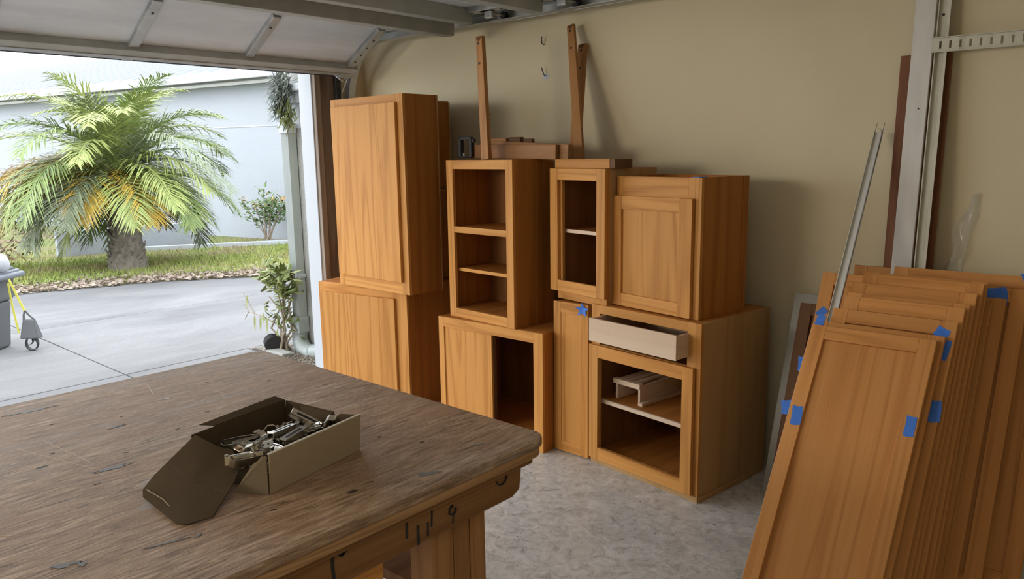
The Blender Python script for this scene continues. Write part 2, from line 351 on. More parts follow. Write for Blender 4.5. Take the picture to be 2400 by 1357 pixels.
# middle stack
c = empty('base_cabinet', (-2.605,3.149,0), (0,0,R(1.4)), 'low oak cabinet with a boarded left half and open right half', 'cabinet')
W, D, H = .811, .55, .688
carcass(c, W, D, H, bot=.03); frame(c, W, H, .044, .066, .06, .05)
B(-.767,-.385,.008,.022,.05,.628).build('filler_panel', oak_v, c); B(-.40,-.385,.022,.05,.05,.628).build('filler_edge', dark_v, c)
c = empty('wall_cabinet', (-2.802,3.141,.689), (0,0,R(-4.1)), 'open oak wall cabinet with three empty compartments in a column', 'cabinet')
W, D, H = .562, .33, .94
carcass(c, W, D, H, bot=.04); frame(c, W, H, .058, .056, .052, .056, ((.515,.552),))
sh_ = B(-W+.016,-.016,.045,D-.008,.28,.299).build('shelf', side_y, c); B(-W+.016,-.016,.035,.045,.28,.299).build('shelf_edge', oak_h, sh_); B(-W+.016,-.016,.02,D-.008,.533,.55).build('shelf', side_y, c)
# right stacks
c = empty('base_cabinet', (-2.36,3.257,0), (0,0,R(-.7)), 'narrow oak base cabinet with full height panel door, taped on top', 'cabinet')
W, D, H = .237, .54, .858
carcass(c, W, D, H); frame(c, W, H, .03, .03, .04, .06)
shaker(c, 'door', -.24, -.004, .005, .862, sw=.05, rw=.06, rec=.004)
tp = MB()
for q in range(5):
    a_ = q*1.2566+.3; tp.prism([(-.035+.016*math.cos(a_+1.2),-.024,.835+.016*math.sin(a_+1.2)),(-.035+.05*math.cos(a_),-.034,.835+.042*math.sin(a_)),(-.035+.016*math.cos(a_-1.2),-.024,.835+.016*math.sin(a_-1.2))], (0,.0015,0))
tp.prism([(-.05,-.024,.835),(-.035,-.024,.82),(-.02,-.024,.835),(-.035,-.024,.85)], (0,.0015,0)); tp.build('tape', tape_m, c)
c = empty('base_cabinet', (-1.648,3.139,0), (0,0,R(-8.2)), 'large oak base cabinet with pulled out drawer and empty door frame', 'cabinet'); baseR = c
W, D, H = .70, .569, .876
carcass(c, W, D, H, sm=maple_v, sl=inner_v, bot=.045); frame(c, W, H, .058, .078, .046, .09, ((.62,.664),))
B(-W,0.002,-.004,.012,0,.03).build('toe_strip', maple_v, c, bevel=.002); B(.0,.008,.006,D-.12,0,.028).build('side_skid', maple_v, c, bevel=.002)
shaker(c, 'door', -.698, -.027, .033, .663, y=-.022, sw=.062, rw=.066, panel=False)
sh_ = B(-W+.016,-.016,.042,D-.01,.335,.356).build('shelf', side_y, c); B(-W+.016,-.016,.03,.042,.335,.356).build('shelf_edge', birch_x, sh_)
dr = B(-.628,-.070,-.095,-.082,.706,.826).build('drawer', birch_x, c, bevel=.0015)
for a in (-.628,-.083): B(a,a+.013,-.082,.36,.710,.822).build('drawer_side', birch_y, dr)
B(-.615,-.083,.347,.36,.710,.822).build('drawer_back', birch_x, dr); B(-.615,-.083,-.082,.347,.716,.722).build('drawer_bottom', birch_y, dr)
# box standing on the shelf inside
bx = empty('drawer_box', (-1.648-.6*math.cos(R(8.2))+.0, 3.139+.6*math.sin(R(8.2))+.09, .357), (0,0,R(-8.2)), 'small pale drawer box standing on the shelf inside the base cabinet', 'box')
B(0,.012,.01,.36,0,.10).build('side', birch_y, bx); B(.155,.167,.01,.36,0,.10).build('side', birch_y, bx)
B(-.012,.172,0,.03,.085,.112).build('front_rail', birch_x, bx, bevel=.001); B(.0,.167,.33,.345,.0,.10).build('back', birch_x, bx)
for a in (.0,.05,.1): B(a,a+.03,.03,.36,.099,.108).build('slat', birch_y, bx)
B(.167,.195,-.005,.36,0,.016).build('runner', birch_y, bx)
# upper narrow cabinet
c = empty('wall_cabinet', (-2.245,3.236,.866), (0,0,R(-11)), 'narrow wall cabinet with an empty door frame and one shelf', 'cabinet')
W, D, H = .385, .365, .713
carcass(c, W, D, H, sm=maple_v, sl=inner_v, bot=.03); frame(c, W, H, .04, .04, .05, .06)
shaker(c, 'door', -.424, .006, .045, .713, y=-.022, sw=.062, rw=.062, panel=False)
sh_ = B(-W+.016,-.016,.04,D-.01,.365,.384).build('shelf', side_y, c); B(-W+.016,-.016,.03,.04,.365,.384).build('shelf_edge', birch_x, sh_)
# upper right cabinet with an open top
c = empty('wall_cabinet', (-1.70,3.202,.877), (0,0,R(-10.2)), 'open topped wall cabinet with a square recessed panel door', 'cabinet')
W, D, H = .535, .35, .664
carcass(c, W, D, H, top=.04); frame(c, W, H, .04, .075, .105, .05)
shaker(c, 'door', -.557, -.036, .004, .567, y=-.022, sw=.075, rw=.066)
B(-.001,.004,D-.04,D+.003,0,H).build('back_stile', side_v, c); B(-W,0,D-.018,D,H-.06,H).build('nailing_rail', side_y, c)
MB().prism([(-.06,.0,H),(-.01,-.002,H),(-.005,.05,H),(-.03,.07,H),(-.055,.04,H)], (0,0,.002)).build('tape', tape_m, c)
# plank box on top of the narrow cabinet
c = empty('drawer_front_stack', (-2.245,3.25,1.580), (0,0,R(-8)), 'short oak block lying on top of the narrow cabinet', 'block')
B(-.405,-.004,.01,.03,0,.047).build('front_board', oak_h, c, bevel=.002); B(-.40,-.02,.03,.14,.002,.045).build('core', pole_x, c, bevel=.002)
B(-.02,.03,.012,.145,0,.047).build('end_piece', dark_v, c, bevel=.002)

# ------------------------------------------------------------------ loose bars and boards on the cabinets
def bar(name, foot, top, w, t, label, group, m=None, hole=(.04,.15), dirx=(1,0,0)):
    """wooden bar from foot to top; front face towards the room"""
    foot = Vector(foot); top = Vector(top); z = (top-foot).normalized(); x = (Vector(dirx)-z*z.dot(Vector(dirx))).normalized(); y = z.cross(x)
    L = (top-foot).length; e = empty(name); M = Matrix((x,y,z)).transposed().to_4x4(); M.translation = foot; e.matrix_world = M; tag(e, label, 'bar', group)
    MB().hexa([(-w*.56,0,0),(w*.56,0,0),(w*.56,t,0),(-w*.56,t,0)],[(-w*.44,0,L),(w*.44,0,L),(w*.44,t,L),(-w*.44,t,L)]).build('shaft', m or pole_v, e, bevel=.002)
    for hz in hole:
        MB().tube([(-.003,-.0015,L-hz),(-.003,.002,L-hz)], .007, 9).build('screw_hole', black_m, e)
    MB().prism([(-.02,-.001,L-.012),(.0,-.001,L-.03),(.02,-.001,L-.01),(.012,-.001,L-.002),(-.014,-.001,L-.002)], (0,.002,0)).build('dark_end', dark_v, e)
    return e
bar('oak_bar', (-3.075,3.215,1.63), (-3.133,3.245,2.316), .052, .03, 'single upright oak bar standing on the three compartment cabinet', 'upright bars')
bar('oak_bar', (-2.615,3.495,1.58), (-2.868,3.745,2.40), .055, .022, 'tall bar of the crossed pair, leaning left in front', 'upright bars')
bar('oak_bar', (-2.70,3.545,1.58), (-2.812,3.785,2.29), .062, .026, 'shorter bar of the crossed pair, behind the tall bar', 'upright bars')
def board(name, x0, x1, y0, y1, z0, z1, rot, label, m=None, cat='board'):
    cx, cy = (x0+x1)/2, (y0+y1)/2
    o = B(x0-cx,x1-cx,y0-cy,y1-cy,0,z1-z0).build(name, m or pole_x, None, bevel=.004); o.location = (cx,cy,z0); o.rotation_euler = rot
    return tag(o, label, cat)
board('oak_board', -3.33,-2.64,3.335,3.36,1.632,1.712,(0,R(.9),R(-3)), 'front board lying on edge behind the single upright bar')
board('oak_board', -3.20,-2.575,3.365,3.40,1.632,1.722,(0,R(3.0),R(-4)), 'long board behind with its rounded end past the cabinet')
board('oak_block', -3.27,-3.08,3.41,3.44,1.632,1.752,(0,0,R(-4)), 'short board end just right of the black clamp')
board('oak_block', -3.06,-2.98,3.41,3.45,1.632,1.756,(0,0,R(4)), 'small wooden offcut peeking out right of the upright bar', dark_v)
board('oak_block', -2.96,-2.90,3.42,3.45,1.632,1.745,(0,0,R(12)), 'rightmost small offcut behind the stacked boards', dark_v)
c = empty('clamp', (-3.385,3.31,1.640), (0,0,R(10)), 'black spring clamp frame gripping the board stack', 'clamp')
cl = [(0,0),(.09,0),(.09,.125),(0,.125)]
MB().box(0,.018,0,.035,0,.125).box(.075,.095,0,.035,.004,.118).box(.0,.09,0,.035,.106,.125).box(.0,.085,0,.035,0,.012).build('body', black_m, c, bevel=.004)
B(-.012,.0,.005,.03,.03,.075).build('handle', black_m, c, bevel=.004); B(.092,.11,.006,.03,.09,.112).build('jaw', black_m, c, bevel=.004)
MB().tube([(.03,.017,.012),(.03,.017,.03)], .008).build('screw', steel_m, c)
# ------------------------------------------------------------------ doors leaning against the wall
def tape_patch(parent, x, z, w, h, y=-.0015, ang=0):
    pts = []
    for (a, b) in ((-.5,-.5),(-.1,-.56),(.46,-.5),(.5,.1),(.44,.5),(0,.47),(-.5,.52),(-.46,0)):
        a *= w; b *= h; pts.append((x+a*math.cos(ang)-b*math.sin(ang), y, z+a*math.sin(ang)+b*math.cos(ang)))
    return MB().prism(pts, (0,.0014,0)).build('tape', tape_m, parent)
def leaning_door(label, xl, w, ztop, ytop, yfoot, yaw=0, sw=.058, t=.020, vm=None, hm=None, rec=.0125, group='cabinet doors leaning in a row'):
    lean = math.atan2(ytop-yfoot, ztop); L = math.hypot(ytop-yfoot, ztop)
    e = empty('cabinet_door', (xl,yfoot,t*math.sin(lean)+.001), (-lean,0,yaw), label, 'cabinet door', group); e['kind'] = 'thing'
    vm = vm or door_v; hm = hm or door_h
    B(sw-.005,w-sw+.005,rec,t-.0025,sw-.005,L-sw+.005).build('panel', vm, e)
    for a in (0,w-sw): B(a,a+sw,0,t,0,L).build('stile', vm, e, bevel=.0015)
    for a in (0,L-sw): B(sw,w-sw,.0004,t,a,a+sw).build('rail', hm, e, bevel=.0015)
    return e, L
d1, L1 = leaning_door('frontmost leaning door, fully seen, long panel with blue tape each side', -1.125, .458, .945, 3.10, 2.455, R(.6))
tape_patch(d1, .036, L1*.66, .042, .075, ang=.1); tape_patch(d1, .435, L1*.70, .036, .075)
B(-.0012,0,.003,.017,0,L1).build('edge_band', birch_y, d1)
specs = [ # label, xl, w, ztop, ytop, yfoot
 ('second leaning door, just behind the frontmost one', -1.138, .483, .955, 3.14, 2.505),
 ('third leaning door, with blue tape folded over its right corner', -1.084, .456, 1.004, 3.20, 2.59),
 ('fourth leaning door, with a square end block at its right corner', -1.059, .438, 1.049, 3.26, 2.67),
 ('fifth leaning door in the narrow row', -1.063, .449, 1.058, 3.30, 2.725),
 ('sixth leaning door in the narrow row', -1.068, .464, 1.092, 3.36, 2.80),
 ('seventh leaning door in the narrow row, its right corner showing', -1.04, .447, 1.126, 3.41, 2.865),
 ('eighth and rearmost of the narrow leaning doors', -1.042, .455, 1.128, 3.445, 2.915),
 ('lower door whose right stile shows beyond the narrow row', -1.03, .455, 1.036, 3.485, 2.97),
 ('door with dark stile second from the right frame edge', -1.02, .488, 1.056, 3.525, 3.03),
 ('broad rear door showing its upper left corner past the white channel', -1.266, .80, 1.094, 3.565, 3.11),
 ('wide rear door in front of the tall white board', -.976, .62, 1.139, 3.62, 3.21),
]
ds = [d1]
for lb, xl, w_, zt, yt, yf in specs:
    e, L = leaning_door(lb, xl, w_, zt, yt, yf); ds.append(e); e['L'] = L
B(-.0012,0,.003,.017,0,1.14).build('edge_band', birch_y, ds[1])
tape_patch(ds[1], .02, .955*1.2-.02+.0, .036, .09, ang=-.15)
L = ds[2]['L']; tape_patch(ds[2], .41, L-.05, .05, .04, ang=-.4); tape_patch(ds[2], .425, L-.115, .045, .08, ang=-.1); tape_patch(ds[2], .44, L*.70, .045, .08, ang=.1)
L = ds[10]['L']; tape_patch(ds[10], .03, L*.84, .05, .035, ang=.9); tape_patch(ds[10], .685, L-.04, .10, .075, ang=.15)
L = ds[11]['L']; tape_patch(ds[11], .50, L-.012, .04, .06, ang=.4)
tape_patch(ds[1], -.003, .95, .03, .06, ang=.2)
for e in ds:
    if 'L' in e: del e['L']
# blue tape tab at left side of second door
tape_patch(ds[1], -.012, L1*.665, .05, .055, ang=.3)
e, _ = leaning_door('oak door leaning behind the tall white board', -1.177, .40, 1.122, 3.717, 3.655)
e, _ = leaning_door('dark stained door at far left of the leaning stack', -1.40, .34, 0.92, 3.665, 3.365, vm=dark_v, hm=dark_v)
# grey sheet behind
glass_m = base('grey_plastic_sheet', (.30,.29,.25), .35); 
lean = math.atan2(.30, .955)
o = B(0,.26,0,.006,0,1.0).build('plastic_sheet', glass_m, None, bevel=.001); o.location = (-1.46,3.445,.003); o.rotation_euler = (-lean,0,0)
tag(o, 'dull grey sheet leaning on the wall behind the dark door', 'sheet')
# long boards
def leaning(name, x0, w_, L, t, yf, yt, ztop, m, label, cat='board', dx=0, bev=.002):
    lean = math.atan2(yt-yf, ztop); L = math.hypot(yt-yf, ztop)
    e = empty(name, (x0,yf,t*math.sin(lean)+.001), (-lean,math.atan2(dx,L),0), label, cat); return e, L
white_board = base('white_primed_board', (.60,.61,.645), .6); g = N(white_board); v = g.coord((1,1,.2)); g.color(g.mix(g.step(g.noise(v,16,5),.4,.7), (.66,.645,.61), (.58,.57,.54)))
cream_m = base('cream_enamel_steel', (.58,.565,.47), .45); g = N(cream_m); v = g.coord((1,1,.3)); g.color(g.mix(g.step(g.noise(v,22,5),.52,.72), (.58,.565,.47), (.42,.39,.30)))
e, L = leaning('primed_board', -1.006, .085, 0, .02, 3.585, 3.775, 2.44, white_board, 'tall white primed board leaning on the wall'); B(0,.082,0,.018,0,L).build('plank', white_board, e, bevel=.002)
MB().tube([(.05,-.001,1.83),(.05,.002,1.83)], .004).build('screw_hole', black_m, e)
e, L = leaning('steel_rail', -.916, .05, 0, .02, 3.60, 3.775, 2.44, cream_m, 'cream steel channel rail beside the tall white board', 'rail')
B(0,.004,0,.026,0,L).build('flange', cream_m, e); B(.0,.036,.018,.022,0,L).build('web', cream_m, e); B(.032,.036,0,.026,0,L).build('flange', cream_m, e); B(.036,.048,0,.003,0,L).build('lip', cream_m, e)
for z in (2.30,2.37,2.22): MB().tube([(.018,.0165,z),(.018,.019,z)], .006, 8).build('bolt_hole', black_m, e)
e, L = leaning('dark_board', -1.062, .2, 0, .02, 3.70, 3.798, 2.06, walnut, 'dark reddish brown board behind the white board'); B(0,.205,0,.018,0,L).build('plank', walnut, e, bevel=.002)
# slotted hanger bar fixed to the rail
s = empty('slotted_bar', (-.925,3.735,2.060), (0,R(.2),R(1.5)), 'cream slotted steel bar fixed across the channel rail', 'bar')
NB = 34; LB = 1.3; mb = MB(); mb.box(0,LB,.004,.008,0,.012); mb.box(0,LB,.004,.008,.043,.055); mb.box(0,.028,.004,.008,.012,.043)
pitch = (LB-.03)/NB
for i in range(NB): mb.box(.028+i*pitch+.009,.028+(i+1)*pitch,.004,.008,.012,.043)
mb.build('slotted_web', cream_m, s); B(0,LB,-.012,.004,-.003,0).build('flange', cream_m, s); B(0,LB,-.012,.004,.055,.058).build('flange', cream_m, s)
# thin white U channel with two prongs
foot = Vector((-1.092,2.645,.012)); top = Vector((-1.118,3.742,1.735)); z = (top-foot).normalized(); x = Vector((1,0,0)); x = (x-z*z.dot(x)).normalized(); y = z.cross(x)
e = empty('white_channel'); M = Matrix((x,y,z)).transposed().to_4x4(); M.translation = foot; e.matrix_world = M; tag(e, 'thin white U channel leaning over the door stack', 'channel'); L = (top-foot).length
plastic_white = base('white_pvc', (.68,.68,.66), .4)
B(-.018,.018,.009,.011,0,L).build('web', plastic_white, e); B(-.018,-.0155,-.004,.011,0,L).build('flange', cream_m, e); B(.0155,.018,-.004,.011,0,L).build('flange', steel_m, e)
for a in (-.016,.016): MB().tube([(a,.006,L-.03),(a,.006,L+.05)], .0016, 6).build('prong', steel_m, e)
MB().tube([(-.006,.006,L+.02),(.008,.006,L+.012),(.015,.006,L-.01)], .0015, 6).build('wire', steel_m, e)
# clear plastic strip hanging on the wall
clear_m = base('clear_film', (.75,.74,.68), .12); N(clear_m); clear_m.node_tree.nodes['Principled BSDF'].inputs['Alpha'].default_value = .2
mb = MB(); vs = []; 
for i in range(15):
    q = i/14; z = 1.0+.46*q; cx = -.785+.07*q**2.2+.008*math.sin(q*17); wd = .05*(1-.45*q**3)*(1+.25*math.sin(q*11))
    for k in range(5):
        u = k/4-.5; vs.append((cx+u*wd*1.4, -.012-.014*math.sin(u*7+q*9)-.006*math.sin(q*23+k), z+.012*u*(1 if q > .8 else 0)))
mb.add(vs, [(i*5+k,i*5+k+1,i*5+6+k,i*5+5+k) for i in range(14) for k in range(4)])
o = mb.build('plastic_film', clear_m, None, smooth=True); o.location = (0,WY-.002,0); tag(o, 'crumpled clear plastic film hanging on the right wall', 'plastic film')
sf = o.modifiers.new('solid','SOLIDIFY'); sf.thickness = .0015
# ------------------------------------------------------------------ workbench
top_m = base('worn_plywood_top', (.3,.22,.16), .55, 0, .25); g = N(top_m); v = g.coord((1,.14,1), False); v2 = g.coord((1,.035,1), False); v3 = g.coord((1,1,1), False); v4 = g.coord((1,.45,1), False)
n1 = g.noise(v,5,5,.62,.9); n2 = g.noise(v2,150,5,.7,.6); n3 = g.noise(v4,2.0,5,.62,.4); n4 = g.noise(v,44,6,.75,1.6)
f = g.math('ADD', g.math('MULTIPLY', n4,.6), g.math('MULTIPLY', n2,.4))
c = g.ramp(f, (.37,(.085,.05,.028)),(.45,(.25,.16,.098)),(.54,(.42,.29,.19)),(.66,(.66,.51,.38)))
c = g.mix(g.step(n3,.42,.66), c, g.mix(.6, c, (.31,.17,.085)))
c = g.mix(g.math('MULTIPLY', g.step(n1,.55,.75), .55), c, (.33,.295,.27))
c = g.mix(g.math('MULTIPLY', g.step(g.noise(v4,7,4,.6),.64,.70), .5), c, (.30,.31,.33))
c = g.mix(g.math('MULTIPLY', g.step(g.noise(v4,34,6,.75,1.6),.54,.72), .6), c, (.50,.40,.31))
hole = g.step(g.vor(v4,6.0),.05,.03); c = g.mix(hole, c, (.035,.022,.014))
scr = g.step(g.noise(v2,42,3,.6,2.5),.70,.73); c = g.mix(g.math('MULTIPLY', scr, .75), c, (.055,.034,.02))
g.color(c).bump(g.math('SUBTRACT', g.math('ADD', n4, n2), g.math('ADD', g.math('MULTIPLY', hole, 1.2), scr)), .55, .006)
edge_m = wood('plywood_edge', (.47,.29,.15),(.37,.21,.10),(.2,.10,.045), axis='Y', ring=10, sc=9)
wb = empty('workbench', (-2.02,.2,0), label='worn wooden workbench with plywood top and plank legs', cat='workbench')
def WBp(mb, name, m, parent, **k): return part(mb, name, m, parent, off=(2.02,-.2,0), **k)
X0, X1, YA, YB = -2.765, -1.268, -1.05, 1.562
def rounded(x0, x1, y0, y1, r, z, n=7):
    pts = []
    for cx, cy, a0 in ((x1-r,y0+r,-90),(x1-r,y1-r,0),(x0+r,y1-r,90),(x0+r,y0+r,180)):
        for i in range(n+1):
            a = math.radians(a0+90*i/n); pts.append((cx+r*math.cos(a),cy+r*math.sin(a),z))
    return pts
WBp(MB().prism(rounded(X0,X1,YA,YB,.055,.874), (0,0,.026)), 'top_board', top_m, wb, bevel=.005, seg=3)
WBp(MB().prism(rounded(X0+.004,X1-.006,YA,YB-.004,.055,.848), (0,0,.0255)), 'under_board', edge_m, wb, bevel=.003)
# apron boards along the visible side
ap = WBp(MB().prism([(-1.318,YA+.1,.738),(-1.318,1.46,.738),(-1.318,1.49,.752),(-1.318,1.497,.80),(-1.318,1.497,.822),(-1.318,YA+.1,.822)], (-.035,0,0)), 'apron', bench_y, wb, bevel=.004)
WBp(B(-1.352,-1.302,YA+.06,1.53,.818,.848), 'batten', bench_y, wb, bevel=.006)
WBp(MB().prism([(-2.70,YA+.1,.738),(-2.70,1.49,.738),(-2.70,1.49,.848),(-2.70,YA+.1,.848)], (-.035,0,0)), 'apron', bench_y, wb, bevel=.004)
WBp(B(-2.69,-1.36,1.40,1.435,.738,.848), 'cross_apron', pole_x, wb, bevel=.004)
for yy in (1.19,.06,-.85):
    for s, xa in ((1,-1.352),(-1,-2.70)):
        lg = WBp(B(xa-.085 if s > 0 else xa,xa if s > 0 else xa+.085,yy-.0,yy+.075,0,.738 if s > 0 else .738), 'leg', bench_z, wb, bevel=.003)
        for a in (.078,.138):
            WBp(B(xa-.085 if s > 0 else xa,xa if s > 0 else xa+.085,yy+a,yy+a+.056,0,.738), 'leg_board', bench_z, lg, bevel=.003)
WBp(B(-2.66,-1.40,1.22,1.36,.50,.535), 'stretcher', bench_y, wb, bevel=.004)
WBp(B(-1.345,-1.33,.80,1.02,.60,.738), 'cleat', oak_y, wb, bevel=.003)
WBp(B(-1.42,-1.33,.93,1.0,0,.70), 'leg', oak_v, wb, bevel=.003)
# black paint hooks and drips on the apron
def mark(pts, r): WBp(MB().tube([(-1.317,y,z) for y,z in pts], r, 6, sq=.25), 'paint_mark', black_m, ap, smooth=True)
mark([(1.395,.806),(1.402,.794),(1.415,.79),(1.428,.797),(1.437,.814)], .0045); mark([(1.232,.80),(1.222,.792),(1.220,.78),(1.23,.774),(1.24,.778),(1.243,.79)], .006)
mark([(1.085,.822),(1.084,.80),(1.083,.77)], .004); mark([(1.165,.822),(1.164,.80),(1.162,.77)], .003); mark([(1.118,.79),(1.118,.765),(1.119,.74)], .0045); mark([(1.15,.785),(1.149,.75)], .0035); mark([(1.235,.77),(1.233,.75)], .0025)
mark([(.875,.822),(.874,.79),(.876,.76)], .0045); mark([(.885,.815),(.895,.806),(.91,.815)], .007); mark([(.78,.80),(.785,.79),(.778,.78)], .008); mark([(.735,.80),(.73,.785),(.745,.778),(.75,.795)], .006)
# paint and filler blotches on the top
paint_grey = base('dried_grey_paint', (.17,.175,.185), .6); paint_white = base('dried_white_paint', (.42,.42,.41), .6)
def blotch(cx, cy, lx, ly, ang, m, seed, nm='paint_blotch'):
    rr = random.Random(seed); pts = []
    for i in range(26):
        a = 2*math.pi*i/26; k = rr.uniform(.45,1.15); x_, y_ = lx*k*math.cos(a), ly*k*math.sin(a)
        pts.append((cx+x_*math.cos(ang)-y_*math.sin(ang), cy+x_*math.sin(ang)+y_*math.cos(ang), .8999))
    WBp(MB().prism(pts, (0,0,.0009)), nm, m, wb)
blotch(-1.97,.684,.012,.050,-.1,paint_grey,1); blotch(-1.552,.433,.010,.034,-.35,paint_grey,2); blotch(-1.484,.60,.004,.045,-.3,paint_grey,3)
blotch(-1.331,1.171,.013,.030,-.5,paint_grey,4); blotch(-2.425,1.025,.009,.013,0,paint_white,5); blotch(-2.64,.70,.012,.08,-.1,paint_grey,6)
blotch(-1.466,.657,.005,.010,.4,paint_grey,8); blotch(-2.278,.815,.008,.026,.1,black_m,9,'knot_hole'); blotch(-1.53,.457,.010,.009,.2,paint_grey,10)
blotch(-2.2,1.05,.007,.007,0,black_m,11,'knot_hole'); blotch(-1.37,1.38,.006,.02,-.4,paint_grey,12)
for (x, y) in ((-2.36,.86),(-2.3,.93),(-2.12,.92),(-2.05,.75),(-1.9,.62),(-2.45,.7),(-2.2,.62),(-1.62,1.25),(-1.5,1.3),(-1.45,.82),(-1.4,1.05),(-2.5,1.2),(-2.35,1.35)):
    blotch(x,y,.0028,.007,random.uniform(-.5,.5),black_m,int(x*997)+int(y*131),'nail_hole')
scratch_m = base('pale_scratch', (.55,.45,.36), .8)
for a_, b_ in (((-2.307,0.568,.9002),(-1.996,0.653,.9002)),((-2.327,0.636,.9002),(-2.048,0.662,.9002)),((-2.644,1.057,.9002),(-2.504,1.018,.9002)),((-1.785,0.389,.9002),(-1.762,0.404,.9002))):
    WBp(MB().strip([a_, b_], (0,.0024,0), (0,0,.0006)), 'scratch', scratch_m, wb)
tag(MB().tube([(-1.50,1.06,0),(-1.50,1.06,.738)], .008, 10).build('steel_rod', steel_m), 'thin steel rod standing on the floor under the workbench', 'rod')

# ------------------------------------------------------------------ open cardboard box of hinges
card_m = base('cardboard', (.15,.11,.066), .9, 0, .1); g = N(card_m); v = g.coord((1,1,1)); n_ = g.noise(v,9,4); g.color(g.mix(n_, (.075,.053,.031), (.105,.076,.046))).bump(g.noise(v,220,2),.15,.001)
card_o = base('cardboard_pale_outside', (.40,.325,.22), .85, 0, .15)
nickel = base('nickel', (.60,.57,.51), .24, 1.0); dark_ni = base('tarnished_nickel', (.35,.32,.27), .3, 1.0)
BO = Vector((-1.527,.858,.901)); bu = Vector((-.195,.981,0)); bv = Vector((-.981,-.195,0)); LX, LW, LH = .303, .262, .095
bxr = empty('cardboard_box', BO, label='open cardboard box with torn flaps on the workbench', cat='box')
def bp(a, b, h): return bu*a+bv*b+Vector((0,0,h))
def sheet(name, pts, m=card_m, th=.003, parent=None):
    pts = [Vector(p) for p in pts]; n = (pts[1]-pts[0]).cross(pts[2]-pts[0]).normalized()*th
    return MB().prism(pts, n).build(name, m, parent or bxr)
sheet('base', [bp(0,0,0),bp(LX,0,0),bp(LX,LW,0),bp(0,LW,0)])
sheet('near_wall', [bp(0,0,0),bp(LX,0,0),bp(LX+.006,-.004,LH),bp(0,-.004,LH)], card_o)
sheet('near_wall_edge', [bp(0,-.005,LH),bp(LX+.006,-.005,LH),bp(LX+.006,.001,LH+.0005),bp(0,.001,LH+.0005)], base('torn_white_edge', (.72,.68,.6), .8), .002)
fw = sheet('far_wall', [bp(0,LW,0),bp(LX,LW,0),bp(LX,LW+.004,LH),bp(.0,LW+.004,LH)])
sheet('far_flap', [bp(.07,LW+.004,LH),bp(LX,LW+.004,LH),bp(LX-.008,LW+.034,LH+.008),bp(.045,LW+.03,LH+.006)], card_m, .002, fw)
ew = sheet('end_wall', [bp(LX,0,0),bp(LX,LW,0),bp(LX,LW,LH),bp(LX,.085,LH-.004),bp(LX,.08,LH-.018),bp(LX,.06,LH-.006),bp(LX,0,LH)])
sheet('end_flap', [bp(LX-.004,.085,LH-.008),bp(LX-.004,LW-.05,LH-.002),bp(LX-.05,LW-.06,LH-.02),bp(LX-.055,.13,LH-.045),bp(LX-.02,.09,LH-.055)], card_m, .002, ew)
sheet('corner_flap', [bp(-.002,0,.0),bp(-.002,0,LH),bp(-.012,.035,LH-.025),bp(-.03,.072,.012),bp(-.03,.075,0)], base('cardboard_corner', (.22,.175,.115), .9, 0, .1), .0025)
# the end flap folded out and down on to the bench
def W_(x, y, z): return Vector((x,y,z))-BO
fl = [W_(-1.775,.812,.996), W_(-1.765,.700,.93), W_(-1.742,.664,.915), W_(-1.722,.655,.906), W_(-1.545,.648,.903), W_(-1.522,.665,.903), W_(-1.515,.715,.903), W_(-1.585,.800,.925), W_(-1.632,.852,.945), W_(-1.69,.86,.965), W_(-1.71,.835,.975)]
cen = W_(-1.655,.735,.93); mb = MB(); n_ = len(fl); up = Vector((.0,-.5,.86))*.0025
mb.add(fl+[cen], [(i,(i+1)%n_,n_) for i in range(n_)]); k = len(mb.v); mb.add([p+up for p in fl]+[cen+up], [((i+1)%n_,i,n_) for i in range(n_)]); mb.f += [(i,(i+1)%n_,k+(i+1)%n_,k+i) for i in range(n_)]
ff = mb.build('folded_flap', card_m, bxr, smooth=True); es = ff.modifiers.new('split','EDGE_SPLIT'); es.split_angle = R(50)
MB().tube([W_(-1.752,.735,.951),W_(-1.66,.742,.936),W_(-1.57,.775,.921)], .0009, 5).build('crease', base('crease_line', (.10,.07,.04), .9), ff)
MB().tube([W_(-1.735,.668,.918),W_(-1.66,.672,.916),W_(-1.60,.668,.909),W_(-1.545,.69,.907)], .0012, 5).build('crease', card_o, ff)
